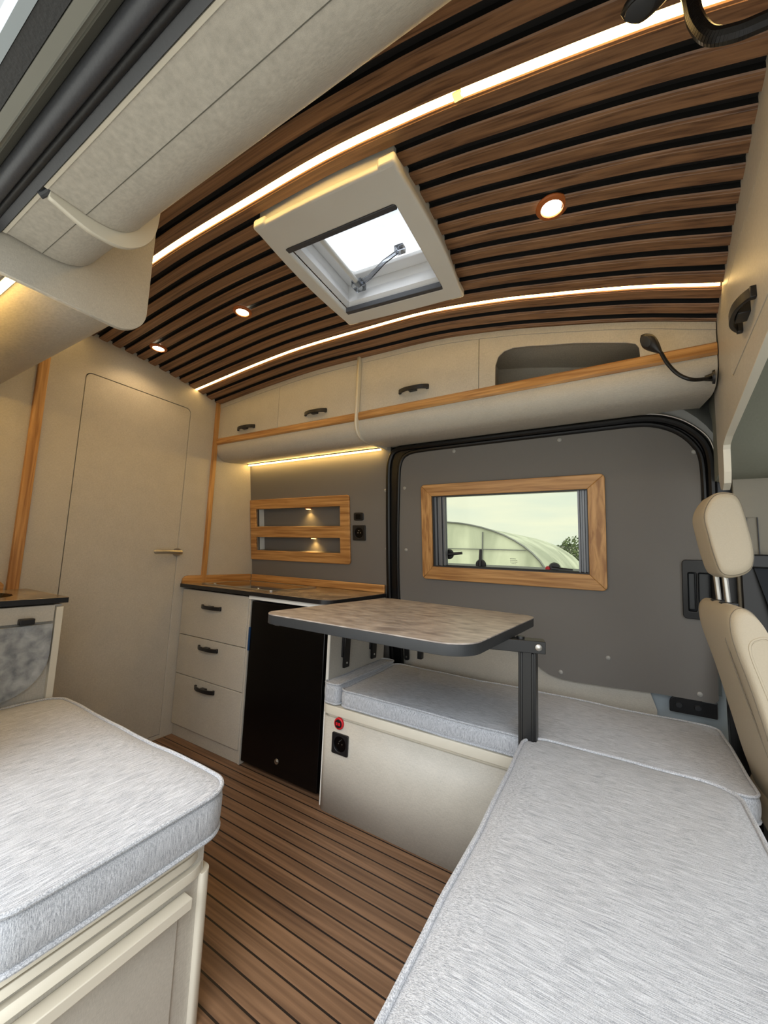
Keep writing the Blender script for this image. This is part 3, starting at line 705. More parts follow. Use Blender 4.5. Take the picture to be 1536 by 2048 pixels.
# ------------------------------------------------------------------ ceiling downlights
def downlight(x, y, label):
    z = cz(x, y); t = thing('ceiling_downlight', label, 'ceiling light', (x, y, z), 'round downlights in the slatted ceiling')
    m_ = MB(); seg = 28
    pr = [(.044, .0), (.045, -.004), (.042, -.008), (.031, -.010), (.0285, -.006), (.0285, -.001)]
    m_.loft([[(x+r*math.cos(a), y+r*math.sin(a), z+h_) for a in [2*PI*q/seg for q in range(seg)]] for r, h_ in pr], True, False)
    m_.build('bezel', M['copper'], t)
    m_ = MB(); m_.disc((x, y, z-.002), (0, 0, -1), .0285, .027, .005, 28); m_.build('lens', M['bulb'], t)
    l = bpy.data.lights.new('downlight_glow', 'SPOT'); l.energy = 5; l.color = (1, .68, .34); l.spot_size = 2.4; l.spot_blend = .6; l.shadow_soft_size = .02
    lo = bpy.data.objects.new('downlight_glow', l); COL.objects.link(lo); lo.parent = t; lo.location = (0, 0, -.012)
def onceil(px, py):
    d = rt*((px-768)/F_PX)+dn*((py-1024)/F_PX)+fw
    z = 2.2
    for _ in range(12): s = (z-CAM_Z)/d.z; z = cz(d.x*s, d.y*s)
    return d.x*s, d.y*s
# positions measured on the ceiling surface
downlight(-.135, 1.132, 'round glowing downlight in the ceiling right of the skylight')
downlight(-1.540, 1.158, 'round glowing downlight in the ceiling left of the skylight')
downlight(-2.195, 1.121, 'round glowing downlight in the ceiling nearest the beige door')

# ------------------------------------------------------------------ skylight
t = thing('skylight', 'white framed roof skylight with clear dome and lever in the slatted ceiling', 'skylight', (-.78, 1.13, 2.227))
zb = 2.227
tilt = lambda x, y: -.068*(x+.78)-.060*(y-1.13)
def bowrect(x0, y0, x1, y1, bx=.018, by=.004, r=.03):
    P = []
    n = 14
    for i in range(n+1): u = i/n; P.append((x0+(x1-x0)*u, y0-by*math.sin(PI*u)))
    for i in range(n+1): u = i/n; P.append((x1+bx*math.sin(PI*u), y0+(y1-y0)*u))
    for i in range(n+1): u = i/n; P.append((x1+(x0-x1)*u, y1+by*math.sin(PI*u)))
    for i in range(n+1): u = i/n; P.append((x0-bx*math.sin(PI*u), y1+(y0-y1)*u))
    Q = []
    for p in P:
        if not Q or (Vector(p)-Vector(Q[-1])).length > 1e-5: Q.append(p)
    # trim corners
    return Q[:-1] if (Vector(Q[0])-Vector(Q[-1])).length < 1e-5 else Q
def bev_frame(name, outl, holes, d, z, mat, bev, parent): return plate(name, outl, holes, d, zmap(z), mat, parent, bev=bev)
INN = (-1.018, .928, -.557, 1.322)
bev_frame('frame', bowrect(-1.060, .818, -.498, 1.392), [rr(*INN, .01)], .026, zb, M['skyw'], .007, t)
# corner feet and skirt up to the slats
m_ = MB()
ol = bowrect(-1.050, .828, -.508, 1.382)
m_.loft([[(x, y, zb+.03) for x, y in ol], [(x, y, cz(x, y)+.032-tilt(x, y)) for x, y in ol]], True, False)
m_.build('skirt', M['skyw'], t)
for (cx, cy, sx, sy) in ((-1.060, .818, 1, 1), (-.498, .818, -1, 1), (-.498, 1.392, -1, -1), (-1.060, 1.392, 1, -1)):
    m_ = MB(); m_.box(min(cx-.004*sx, cx+.055*sx), min(cy-.006*sy, cy+.05*sy), zb+.001, max(cx-.004*sx, cx+.055*sx), max(cy-.006*sy, cy+.05*sy), zb+.036)
    m_.build('corner_cap', M['skyw'], t, bevel=.008)
for ya, yb in ((INN[1]-.001, INN[1]+.018), (INN[3]-.018, INN[3]+.001)):
    MB().box(INN[0], ya, zb-.001, INN[2], yb, zb+.022).build('blind_seal', M['seal'], t, bevel=.002)
m_ = MB()   # well
def ringr(x0, y0, x1, y1, z): return [(x0, y0, z), (x1, y0, z), (x1, y1, z), (x0, y1, z)]
m_.loft([ringr(INN[0]-.002, INN[1]-.002, INN[2]+.002, INN[3]+.002, zb+.03), ringr(INN[0]+.012, INN[1]+.012, INN[2]-.012, INN[3]-.012, zb+.05), ringr(INN[0]-.02, INN[1]-.02, INN[2]+.02, INN[3]+.02, zb+.12), ringr(INN[0]-.02, INN[1]-.02, INN[2]+.02, INN[3]+.02, 2.435)], True, False)
m_.build('well', M['skyin'], t, smooth=None)
plate('inner_lip', rr(INN[0]-.02, INN[1]-.02, INN[2]+.02, INN[3]+.02, .01), [rr(INN[0]+.03, INN[1]+.03, INN[2]-.03, INN[3]-.03, .03)], .02, zmap(2.385), M['skyin'], t, bev=.004)
m_ = MB(); N = 10
gr = [[(INN[0]-.03+(INN[2]-INN[0]+.06)*i/N, INN[1]-.03+(INN[3]-INN[1]+.06)*j/N, 2.47+.05*math.sin(PI*i/N)**.5*math.sin(PI*j/N)**.5) for j in range(N+1)] for i in range(N+1)]
m_.loft(gr, False, False); m_.build('dome', M['dome'], t)
m_ = MB(); m_.tube([(-.945, .955, 2.335), (-.945, 1.300, 2.335)], .011, 12); m_.build('locking_bar', M['skyw'], t)
m_ = MB(); m_.tube([(-.935, 1.285, 2.33), (-.885, 1.290, 2.35), (-.80, 1.265, 2.375), (-.73, 1.255, 2.39)], [.012, .010, .009, .008], 10)
m_.box(-.970, 1.270, 2.315, -.920, 1.317, 2.345); m_.box(-.74, 1.24, 2.385, -.70, 1.27, 2.41)
m_.build('lever', M['clearp'], t, bevel=.004, label='clear plastic opening lever')

for o in t.children:
    for v in o.data.vertices:
        x, y = v.co.x-.78, v.co.y+1.13
        v.co.z += tilt(x, y)
# ------------------------------------------------------------------ kitchen unit: drawers, worktop, fridge
YK = 1.53
t = thing('drawer_unit', 'beige kitchen drawer unit with three drawers beside the black fridge', 'cabinet', (-2.08, 1.8, 0))
MB().box(-2.389, YK+.018, .07, -1.762, 2.03, .885).build('body', M['linen'], t, bevel=.001)
MB().box(-1.770, YK+.002, .005, -1.756, 2.03, .895).build('side_panel', M['linen'], t, bevel=.001)
MB().box(-2.389, YK+.012, 0.0, -1.762, YK+.03, .068).build('plinth', M['linen'], t)
for (z0, z1, zh) in ((.610, .888, .797), (.372, .606, .557), (.072, .368, .325)):
    d = box('drawer', (-2.386, YK, z0), (-1.772, YK+.018, z1), M['linen'], t, bevel=.0015)
    bow_handle(d, -2.088, YK, zh, .18)
t = thing('worktop', 'stone-look kitchen worktop with black edge above the drawers and fridge', 'worktop', (-1.78, 1.8, .9))
ol = rr(-2.388, 1.508, -1.185, 2.055, (.0, .07, .004, .0))
plate('top_slab', ol, [], .022, zmap(.900), M['worktop'], t, bev=.001)
# black edge band wraps the slab sides
m_ = MB()
e = rr(-2.389, 1.5065, -1.1835, 2.0555, (.0, .071, .004, .0))
m_.loft([[(x, y, .8995) for x, y in e], [(x, y, .9205) for x, y in e]], True, False); m_.build('edge_band', M['blackp'], t, label='black edge band')
t2 = thing('upstand', 'oak upstand strip around the back and left end of the kitchen worktop', 'trim', (-1.78, 2.05, .922))
MB().box(-2.37, 2.052, .922, -1.20, 2.070, .970).build('back_strip', M['oak_x'], t2, bevel=.004)
plate('end_strip', [(1.51, .922), (2.052, .922), (2.052, .970), (1.55, .970), (1.53, .966), (1.515, .952)], [], .016, xmap(-2.389), M['oak_y'], t2)
MB().box(-1.762, 1.522, .878, -1.19, 2.05, .900).build('wall_rail_under_worktop', M['white'], t, bevel=.001)
bpy.data.objects['wall_rail_under_worktop'].name = 'under_rail'
# hob with glass lid
t = thing('gas_hob', 'flush cooker hob with dark glass lid and thin metal rim in the worktop', 'hob', (-1.98, 1.80, .922))
plate('rim', rr(-2.30, 1.585, -1.66, 1.985, .02), [rr(-2.285, 1.600, -1.675, 1.970, .012)], .006, zmap(.922), M['chrome'], t, bev=.001)
plate('glass_lid', rr(-2.285, 1.600, -1.675, 1.970, .012), [], .005, zmap(.922), M['glassblack'], t)
for x in (-2.2, -1.80): MB().disc((x, 1.62, .927), (0, 0, 1), .010, .009, .004, 16).build('bumper', M['chrome'], t)
# fridge
t = thing('fridge', 'black compact fridge under the worktop with a small round lock', 'fridge', (-1.48, 1.8, 0))
MB().box(-1.745, 1.60, .03, -1.205, 2.02, .872).build('body', M['blackm'], t, bevel=.003)
MB().box(-1.748, 1.583, .02, -1.21, 1.60, .874).build('gasket', M['rubber'], t)
d = MB().box(-1.750, 1.535, .028, -1.222, 1.583, .868).build('door', M['gloss'], t, bevel=.004)
m_ = MB(); m_.disc((-1.486, 1.535, .098), (0, -1, 0), .0135, .012, .004, 24); m_.disc((-1.486, 1.531, .098), (0, -1, 0), .008, .008, .002, 20); m_.build('lock', M['chrome'], d)
m_ = MB(); m_.box(-1.49, 1.530, .096, -1.482, 1.529, .100); m_.build('keyhole', M['black'], bpy.data.objects['lock'])
for x in (-1.72, -1.25):
    m_ = MB(); m_.disc((x, 1.60, 0), (0, 0, 1), .015, .012, .028, 16); m_.build('foot', M['rubber'], t)
def text(body, size, mat4, mt, parent, name='lettering'):
    cu = bpy.data.curves.new('t', 'FONT'); cu.body = body; cu.size = size; cu.extrude = .0003; cu.align_x = 'CENTER'
    ob = bpy.data.objects.new('t', cu); me = bpy.data.meshes.new_from_object(ob); bpy.data.objects.remove(ob)
    me.materials.clear(); me.transform(mat4)
    return finish(name, me, mt, parent, smooth=None)
TM = lambda x, y, z: Matrix.Translation((x, y, z)) @ Matrix.Rotation(PI/2, 4, 'X')
text('EVACOOL', .019, TM(-1.55, 1.5345, .775), M['text'], d)
text('FRIDGE', .012, TM(-1.55, 1.5345, .757), M['text'], d)
MB().box(-1.7535, 1.529, .600, -1.744, 1.545, .725).build('protective_film', M['blue'], t, label='scrap of blue film')
t = thing('side_board', 'beige end board with white edge right of the fridge, carrying folded brackets', 'panel', (-1.19, 1.8, 0))
MB().box(-1.194, 1.528, 0.0, -1.180, 2.04, .898).build('board', M['linen'], t)
MB().box(-1.1945, 1.524, 0.0, -1.1795, 1.529, .898).build('edge_band', M['white'], t, label='white edge band')
for y, z0, z1, lb in ((1.645, .588, .84, 'black folded shelf bracket on the end board, nearer the fridge door'), (1.903, .580, .84, 'black folded shelf bracket on the end board, nearer the grey wall')):
    b = thing('folding_bracket', lb, 'bracket', (-1.180, y, z0), 'folding brackets under the worktop end')
    MB().box(-1.180, y-.026, z0+.05, -1.170, y+.028, z1).build('plate', M['blackp'], b, bevel=.002)
    plate('arm', [(y-.022, z0), (y+.020, z0), (y+.026, z1-.02), (y-.024, z1-.02)], [], .012, xmap(-1.171), M['blackm'], b, bev=.001)
    m_ = MB(); m_.disc((-1.159, y-.001, z0+.022), (1, 0, 0), .006, .005, .002, 12); m_.build('rivet', M['chrome'], b)
t = thing('wall_catch', 'small black catch on the cream lower door panel behind the table leg', 'catch', W0(-1.075, .54, 0))
plate('plate', rr(-1.090, .535, -1.060, .625, .010), [], .012, wmap(-.014), M['blackp'], t, bev=.002)
MB().disc(W0(-1.075, .555, -.002), NW, .006, .005, .003, 14).build('screw', M['chrome'], t)

# ------------------------------------------------------------------ cushions
def cushion(name, x0, y0, x1, y1, z0, z1, r, label, mats, crown=.012, bulge=.006, wob=.0018, yaw=0, seed=0, cat='cushion', group=None, pr=.0055):
    cx, cy = (x0+x1)/2, (y0+y1)/2
    t = thing(name, label, cat, (cx, cy, z0), group)
    rnd = random.Random(seed); ph = [rnd.uniform(0, 6.28) for _ in range(6)]
    base = rr(x0, y0, x1, y1, r, 10)
    # densify
    P = []
    for i in range(len(base)):
        a = Vector(base[i]); b = Vector(base[(i+1) % len(base)]); n = max(1, int((b-a).length/.03))
        for k in range(n): P.append(a.lerp(b, k/n))
    N = len(P); L = 0; S = []
    for i in range(N): S.append(L); L += (P[(i+1) % N]-P[i]).length
    nr = []
    for i in range(N):
        d = (P[(i+1) % N]-P[i-1]).normalized(); nr.append(Vector((d.y, -d.x)))
    def wv(s, k): return wob*(math.sin(s*8+ph[k])+.5*math.sin(s*19+ph[k+1])+.15*math.sin(s*43+ph[k+2]))
    def ring(off, z, wz=0, k=0):
        return [(P[i].x+nr[i].x*(off+wv(S[i], k)*.6), P[i].y+nr[i].y*(off+wv(S[i], k)*.6), z+wz*wv(S[i], k)) for i in range(N)]
    m_ = MB(); h_ = z1-z0
    sides = [ring(-.004, z0, 1, 1)]+[ring(bulge*math.sin(PI*u), z0+h_*u, 1-u if u < .5 else u, 0 if u > .5 else 1) for u in (.15, .3, .5, .7, .85)]+[ring(-.004, z1, 1, 0)]
    m_.loft(sides, True, False, 1)
    # top: inset rings
    hx_, hy_ = (x1-x0)/2, (y1-y0)/2; tops = [sides[-1]]
    for q in (.02, .05, .1, .18, .3, .45, .62, .8, .97):
        rg = []
        for i in range(N):
            x, y, z = sides[-1][i]
            nx = cx+(x-cx)*(1-q); ny = cy+(y-cy)*(1-q)
            hh = crown*(1-(1-min(1, q*2.6))**3)+.0022*math.sin(nx*19+ph[3])*math.sin(ny*15+ph[4])*min(1, q*6)
            rg.append((nx, ny, z1+(z-z1)*(1-q)**3+hh-.003*math.exp(-q*60)))
        tops.append(rg)
    m_.loft(tops, True, True, 0, cap0=False)
    m_.loft([sides[0], [(cx+(x-cx)*.5, cy+(y-cy)*.5, z0) for x, y, z in sides[0]]], True, True, 1, cap0=False)
    c = m_.build('cover', mats, t, smooth=1.2)
    for zz, sd, k in ((z1+.001, 1, 0), (z0+.004, 1, 1)):
        m_ = MB(); m_.tube([(a, b, c_) for a, b, c_ in ring(.001, zz, 1, k)], pr, 8, closed=True); m_.build('piping', M['fab_pipe'], t)
    if yaw: t.rotation_euler = (0, 0, yaw)
    return t
cushion('bench_cushion', -1.945, .255, -.875, .752, .436, .535, .075, 'light grey striped bench cushion on the near left bench, in front of the sink cabinet', [M['fab_y'], M['fab_z']], seed=1, crown=.016)
cushion('bench_cushion', -1.095, 1.505, .330, 2.045, .458, .530, .04, 'long grey cushion on the bench below the window, under the table', [M['fab_x'], M['fab_z']], seed=2, crown=.008, pr=.0045)
cushion('bolster_cushion', -1.182, 1.500, -1.102, 2.035, .462, .548, .022, 'narrow grey cushion strip between the end board and the long bench cushion', [M['fab_y'], M['fab_z']], seed=3, crown=.004, wob=.002, pr=.0045)
cushion('bench_cushion', -.275, .26, .272, 1.497, .455, .545, .085, 'large light grey striped cushion in the right foreground', [M['fab_x'], M['fab_z']], seed=4, crown=.014, wob=.002)

# ------------------------------------------------------------------ benches
t = thing('bench_box', 'beige bench box under the window with socket and red button on its front', 'bench', (-.6, 1.75, 0))
ol = rr(-1.190, 1.500, .30, 2.05, (.04, .0, .0, .0))
plate('body', ol, [], .405, zmap(0.0), M['linen'], t, bev=0)
ol2 = rr(-1.182, 1.507, .30, 2.05, (.04, 0, 0, 0)); plate('shadow_gap', ol2, [], .012, zmap(.405), M['edge'], t)
plate('lid', rr(-1.194, 1.496, .30, 2.05, (.045, 0, 0, 0)), [], .038, zmap(.417), M['edge'], t, bev=.002)
m_ = MB(); m_.box(-.388, 1.478, .290, -.33, 1.5, .306); m_.build('bench_pull', M['blackp'], t, bevel=.004, label='black pull tab')
socket('bench_socket', 'black square power socket low on the beige bench front', lambda off=0: ymap(1.5-off), Vector((0, -1, 0)), -1.072, .305, .044)
t = thing('red_charger_port', 'small round red charging port above the socket on the bench front', 'charging port', (-1.083, 1.5, .385))
m_ = MB(); m_.disc((-1.083, 1.5, .390), (0, -1, 0), .026, .024, .010, 28); m_.build('ring', M['red'], t, bevel=.002)
m_ = MB(); m_.disc((-1.083, 1.490, .390), (0, -1, 0), .019, .018, .002, 24); m_.build('well', M['blackp'], t)
m_ = MB(); m_.box(-1.095, 1.4865, .384, -1.085, 1.4885, .396); m_.box(-1.081, 1.4865, .384, -1.071, 1.4885, .396); m_.build('usb_slot', M['red'], t)

t = thing('platform_box', 'plain bench box carrying the large foreground cushion', 'bench', (0, .9, 0))
MB().box(-.250, .30, 0, .262, 1.488, .450).build('body', M['linen'], t, bevel=.002)

t = thing('bench_box', 'near left bench box with stacked curved boards and a pull-out rail', 'bench', (-1.4, .5, 0))
MB().box(-1.94, .255, 0, -.905, .715, .345).build('body', M['linen'], t, bevel=.001)
for z0, z1, off, r in ((.414, .433, 0, .075), (.388, .407, .004, .07), (.352, .376, .001, .06)):
    plate('bed_board', rr(-1.94, .255, -.890-off, .720-off, (0, 0, r, 0)), [], z1-z0, zmap(z0), M['edge'], t, bev=.0015)
MB().box(-1.94, .256, .345, -.905, .700, .414).build('inner_packing', M['linen'], t)
plate('corner_post', rr(-.935, .690, -.893, .720, (0, 0, .02, 0)), [], .352, zmap(0), M['edge'], t, bev=.001)
MB().box(-.905, .255, .308, -.872, .655, .332).build('pull_rail', M['edge'], t, bevel=.002)
MB().box(-.905, .255, .0, -.900, .640, .305).build('end_panel', M['linen'], t, bevel=.001)

# ------------------------------------------------------------------ table
t = thing('folding_table', 'taupe stone-look table top with dark edge on a black swivel post', 'table', (-.27, 1.47, .45))
ol = []
cor = [(-1.165, 1.063), (-.342, 1.040), (-.290, 1.800), (-1.095, 1.900)]
def round_poly(C, r, n=8):
    P = []
    for i in range(len(C)):
        p = Vector(C[i]); a = (Vector(C[i-1])-p).normalized(); b = (Vector(C[(i+1) % len(C)])-p).normalized()
        rr_ = r[i] if isinstance(r, (list, tuple)) else r
        ang = a.angle(b); dlen = rr_/math.tan(ang/2); c = p+(a+b).normalized()*(rr_/math.sin(ang/2))
        s = p+a*dlen-c; e_ = p+b*dlen-c; th = s.angle(e_)
        cross = s.x*e_.y-s.y*e_.x; sg = 1 if cross > 0 else -1
        for k in range(n+1):
            q = sg*th*k/n; P.append((c.x+s.x*math.cos(q)-s.y*math.sin(q), c.y+s.x*math.sin(q)+s.y*math.cos(q)))
    return P
tb = round_poly(cor, [.07, .10, .07, .07])
plate('table_top', tb, [], .004, zmap(.9115), M['tabletop'], t)
plate('table_core', tb, [], .032, zmap(.8795), M['tableedge'], t, bev=.0015, label='dark grey table edge')
m_ = MB(); m_.box(-.296, 1.448, .40, -.238, 1.494, .838)
m_.box(-.290, 1.444, .40, -.281, 1.449, .835); m_.box(-.253, 1.444, .40, -.244, 1.449, .835)
m_.build('post', M['blackm'], t, bevel=.003)
arm = MB(); arm.box(-.62, 1.430, .838, -.212, 1.488, .879)
c_ = Vector((-.267, 1.46, 0)); an = math.radians(16)
arm.v = [tuple(c_+Matrix.Rotation(an, 3, 'Z')@(Vector(v)-c_)) if v[2] > 0 else v for v in arm.v]
arm.v = list(arm.v)
arm.build('arm', M['blackm'], t, bevel=.002)
def rotc(x, y): v = c_+Matrix.Rotation(an, 3, 'Z')@(Vector((x, y, 0))-c_); return v.x, v.y
bx, by = rotc(-.235, 1.4295); dirv = Matrix.Rotation(an, 3, 'Z')@Vector((0, -1, 0))
m_ = MB(); m_.disc((bx, by, .859), dirv, .012, .011, .004, 22); m_.disc(Vector((bx, by, .859))+dirv*.004, dirv, .011, .003, .005, 22); m_.build('bolt', M['chrome'], t)
m_ = MB(); bx, by = rotc(-.29, 1.46); m_.disc((bx, by, .877), (0, 0, 1), .014, .013, .010, 18); m_.build('pivot_cap', M['blackp'], t)
m_ = MB(); bx, by = rotc(-.44, 1.4285); m_.box(bx-.012, by-.0004, .855, bx+.010, by+.001, .861); m_.build('scuff_mark', M['edge'], t)
m_ = MB(); m_.box(-.93, 1.97, .60, -.905, 2.0, .879); m_.build('wall_leg', M['blackm'], t, bevel=.002)

# ------------------------------------------------------------------ sink cabinet at left
t = thing('sink_cabinet', 'beige sink cabinet end with a small flap door and dark worktop at the far left', 'cabinet', (-2.15, .5, 0))
MB().box(-2.385, .24, 0, -1.965, .735, .775).box(-1.985, .24, .775, -1.965, .735, .900).box(-2.385, .715, .775, -1.985, .735, .900).build('body', M['linen'], t)
MB().box(-1.968, .712, 0.0, -1.945, .735, .892).build('corner_post', M['edge'], t, bevel=.001)
d = MB().box(-1.966, .26, .836, -1.950, .708, .900).build('flap', M['linen'], t, bevel=.0015)
m_ = MB(); m_.box(-1.950, .596, .834, -1.925, .642, .856); m_.build('catch', M['blackp'], d, bevel=.003)
m_ = MB(); m_.disc((-2.10, .735, .72), (0, 1, 0), .085, .075, .02, 28); m_.build('vent_cover', M['blackp'], t)
t = thing('sink_worktop', 'dark edged worktop with an inset sink at the far left edge', 'worktop', (-2.15, .5, .908))
plate('top_slab', rr(-2.385, .235, -1.945, .748, .004), [[(-2.16+.13*math.cos(a*PI/16), .50+.13*math.sin(a*PI/16)) for a in range(32)]], .022, zmap(.907), M['worktop'], t)
m_ = MB(); e = rr(-2.386, .234, -1.9435, .7495, .004); m_.loft([[(x, y, .9065) for x, y in e], [(x, y, .9275) for x, y in e]], True, False); m_.build('edge_band', M['blackp'], t, label='black edge band')
m_ = MB(); pr = [(.13, .930), (.128, .93), (.122, .90), (.10, .80), (.03, .785), (.001, .785)]
m_.loft([[(-2.16+r*math.cos(a), .50+r*math.sin(a), z) for a in [2*PI*q/32 for q in range(32)]] for r, z in pr], True, False); m_.build('bowl', M['glassblack'], t)
o = plate('upstand', [(.24, .930), (.66, .930), (.66, .952), (.645, .968), (.60, .975), (.24, .975)], [], .018, xmap(-2.389), M['oak_y'], origin=(-2.38, .45, .93)); tag(o, 'low oak upstand behind the sink at the far left edge', 'trim')
o = plate('splash_board', rr(.26, .560, .704, .828, (.004, .15, .004, .004), 12), [], .012, xmap(-1.950), M['stone'], origin=(-1.945, .5, .56)); tag(o, 'grey stone-look folding board hanging on the sink cabinet at far left', 'board')

# ------------------------------------------------------------------ near-side overhead cabinets and hanging panel
def near_profile(zo=0):
    base = [(.256, 1.90), (.256, 1.880), (.325, 1.878), (.355, 1.880), (.385, 1.888), (.412, 1.905), (.432, 1.930), (.444, 1.965), (.450, 2.01), (.450, 2.33), (.256, 2.33)]
    return base
def near_cab(x0, x1, label, seam=True):
    t = thing('overhead_cabinet', label, 'cabinet', ((x0+x1)/2, .35, 1.88), 'overhead cabinets above the open side door')
    P = near_profile()
    cur = smooth_poly([Vector((a, b, 0)) for a, b in P[2:9]], n=5)
    prof = [P[0], P[1]]+[(v.x, v.y) for v in cur]+P[9:]
    m_ = MB(); m_.loft([[(x, a, b) for a, b in prof] for x in (x0, x1)]); m_.build('shell', M['linen'], t)
    MB().box(x0, .250, 1.878, x1, .2565, 1.95).build('edge_band', M['edge'], t, label='cream edge band')
    if seam: MB().box(x0, .3245, 1.8773, x1, .3258, 1.8795).build('seam', M['olive'], t)
    return t
near_cab(-.995, .29, 'big beige overhead cabinet above the camera, top left, with a straight seam')
near_cab(-1.232, -1.012, 'short beige overhead cabinet section between the cream divider and hanging panel', seam=True)
t = thing('cabinet_divider', 'cream curved divider plate across the near overhead cabinets, top left', 'divider', (-1.003, .35, 1.88))
P = [(.262, 2.3), (.262, 1.868), (.325, 1.852), (.365, 1.852), (.402, 1.860), (.436, 1.884), (.462, 1.920), (.474, 1.960), (.478, 2.01), (.478, 2.3)]
cur = smooth_poly([Vector((a, b, 0)) for a, b in P[1:9]], n=5)
plate('panel', [P[0]]+[(v.x, v.y) for v in cur]+P[9:], [], .014, xmap(-1.011), M['edge'], t)
t = thing('hanging_end_panel', 'beige end panel with a rounded lower corner hanging from the ceiling, upper left', 'panel', (-1.24, .42, 1.8))
plate('panel', rr(.21, 1.785, .588, 2.27, (0, .085, 0, 0), 12), [], .016, xmap(-1.256), M['linen'], t, bev=.001)
# rear near-side cabinet behind the hanging panel (belly seen from below)
t = thing('overhead_cabinet', 'beige rounded overhead cabinet above the sink at the far left, behind the hanging panel', 'cabinet', (-1.82, .4, 1.8))
P = [(.30, 1.822), (.40, 1.806), (.46, 1.806), (.51, 1.822), (.548, 1.850), (.570, 1.885), (.576, 1.92), (.578, 1.98)]
cur = smooth_poly([Vector((a, b, 0)) for a, b in P], n=5)
prof = [(v.x, v.y) for v in cur]+[(.578, 2.30), (.24, 2.30), (.24, 1.822)]
m_ = MB(); m_.loft([[(x, a, b) for a, b in prof] for x in (-2.388, -1.257)]); m_.build('shell', M['linen'], t)
t = thing('under_cabinet_light', 'short glowing strip under the near-side cabinet at the far left edge', 'light strip', (-1.8, .29, 1.81))
MB().box(-2.35, .286, 1.803, -1.262, .298, 1.812).build('diffuser', M['led'], t, smooth=None)
MB().box(-2.36, .282, 1.811, -1.26, .302, 1.823).build('channel', M['alu'], t, smooth=None)

# ------------------------------------------------------------------ side door header: painted profile, rails, rubber seals
X0, X1 = -1.50, .9
def bar(name, prof, mat, parent=None, **k):
    m_ = MB(); m_.loft([[(x, a, b) for a, b in prof] for x in (X0, X1)]); return m_.build(name, M[mat], parent, **k)
def oval(cy, cz_, ry, rz, n=16): return [(cy+ry*math.cos(2*PI*k/n), cz_+rz*math.sin(2*PI*k/n)) for k in range(n)]
bar('wall_door_header', [(.160, 1.905), (.195, 1.895), (.252, 1.905), (.252, 2.42), (.128, 2.42), (.128, 1.93), (.145, 1.91)], 'paint', kind='structure')
t = thing('door_seal', 'thick dark grey rubber seal along the top of the near door opening, top left', 'door seal', (0, .205, 1.88))
bar('bead', oval(.206, 1.884, .0145, .017), 'seal', t)
bar('inner_bead', oval(.2275, 1.890, .0085, .012), 'seal2', t)
bar('lip', [(.235, 1.884), (.2475, 1.876), (.2495, 1.880), (.238, 1.895)], 'seal', t)
t = thing('door_rail', 'olive grey metal door rail with bright ridges, top left corner', 'rail', (0, .17, 1.88))
bar('track', [(.155, 1.878), (.170, 1.874), (.1705, 1.868), (.1715, 1.874), (.1765, 1.874), (.1775, 1.868), (.179, 1.876), (.191, 1.886), (.191, 1.90), (.155, 1.90)], 'olive', t)
t = thing('door_seal', 'black brush seal strip outside the metal door rail, top left corner', 'door seal', (0, .143, 1.88))
bar('strip', [(.1325, 1.884), (.154, 1.880), (.155, 1.91), (.130, 1.92)], 'seal2', t)
t = thing('roof_gutter', 'pale blue-grey gutter edge against the sky in the top left corner', 'gutter', (0, .125, 1.88))
bar('edge', [(.1185, 1.884), (.1315, 1.882), (.1325, 1.93), (.119, 1.95)], 'paintl', t)
m_ = MB(); m_.tube([(-1.02, .252, 1.872), (-1.012, .258, 1.880), (-1.0, .262, 1.888)], .007, 10); o = m_.build('sealant_tip', M['seal'], origin=(-1.01, .257, 1.88)); tag(o, 'small grey rubber plug at the outer end of the cream divider plate, top left', 'plug')

# ------------------------------------------------------------------ cab: seat, belt, pillar
t = thing('captain_chair', 'beige leather cab seat with headrest seen side-on at the right edge', 'chair', (.35, 1.62, .0))
side = [(.262, 1.012), (.272, 1.040), (.290, 1.048), (.310, 1.036), (.327, 1.008), (.348, .968), (.40, .86), (.45, .72), (.50, .58), (.52, .46), (.42, .42), (.375, .52), (.335, .68), (.300, .83), (.268, .95)]
sm = smooth_poly([Vector((a, b, 0)) for a, b in side], closed=True, n=5)
def seat_ring(y, k, ox=0): 
    c = Vector((.36, .78, 0)); return [((c.x+(p.x-c.x)*k)+ox, y, c.y+(p.y-c.y)*(1-(1-k)*.35)) for p in sm]
def yawpt(p, an=math.radians(2.5)):
    v = Vector(p)-Vector((.25, 1.4, 0)); v = Matrix.Rotation(an, 3, 'Z')@v; return v+Vector((.25, 1.4, 0))
m_ = MB(); m_.loft([[yawpt(p) for p in seat_ring(y, k)] for y, k in ((1.385, .72), (1.388, .86), (1.400, .955), (1.42, .99), (1.46, 1.0), (1.70, 1.0), (1.745, .98), (1.765, .9), (1.770, .75))])
bk = m_.build('backrest', M['leather'], t, smooth=1.0)
# side seam piping and side panel
m_ = MB(); m_.tube([yawpt(p) for p in [(.275, 1.43, 1.038), (.270, 1.455, 1.00), (.268, 1.46, .95), (.278, 1.46, .90), (.298, 1.46, .82), (.330, 1.46, .70), (.372, 1.46, .54)]], .0018, 6); m_.build('back_seam', M['leather_seam'], bk)
sp = [(p[0], p[1], p[2]) for p in seat_ring(1.403, .955)]
m_ = MB(); m_.tube([yawpt(p) for p in sp], .0022, 6, closed=True); m_.build('seam', M['leather_seam'], bk)
pan = smooth_poly([Vector((a, b, 0)) for a, b in [(.298, .945), (.318, .972), (.345, .965), (.38, .90), (.42, .76), (.43, .64), (.40, .62), (.36, .72), (.318, .86)]], closed=True, n=5)
m_ = MB(); m_.tube([yawpt((p.x, 1.3865, p.y)) for p in pan], .004, 6, closed=True)
m_.loft([[yawpt((p.x, 1.392, p.y)) for p in pan], [yawpt((p.x*.97+.36*.03, 1.384, p.y*.97+.80*.03)) for p in pan]]); m_.build('side_panel', M['leather'], bk)
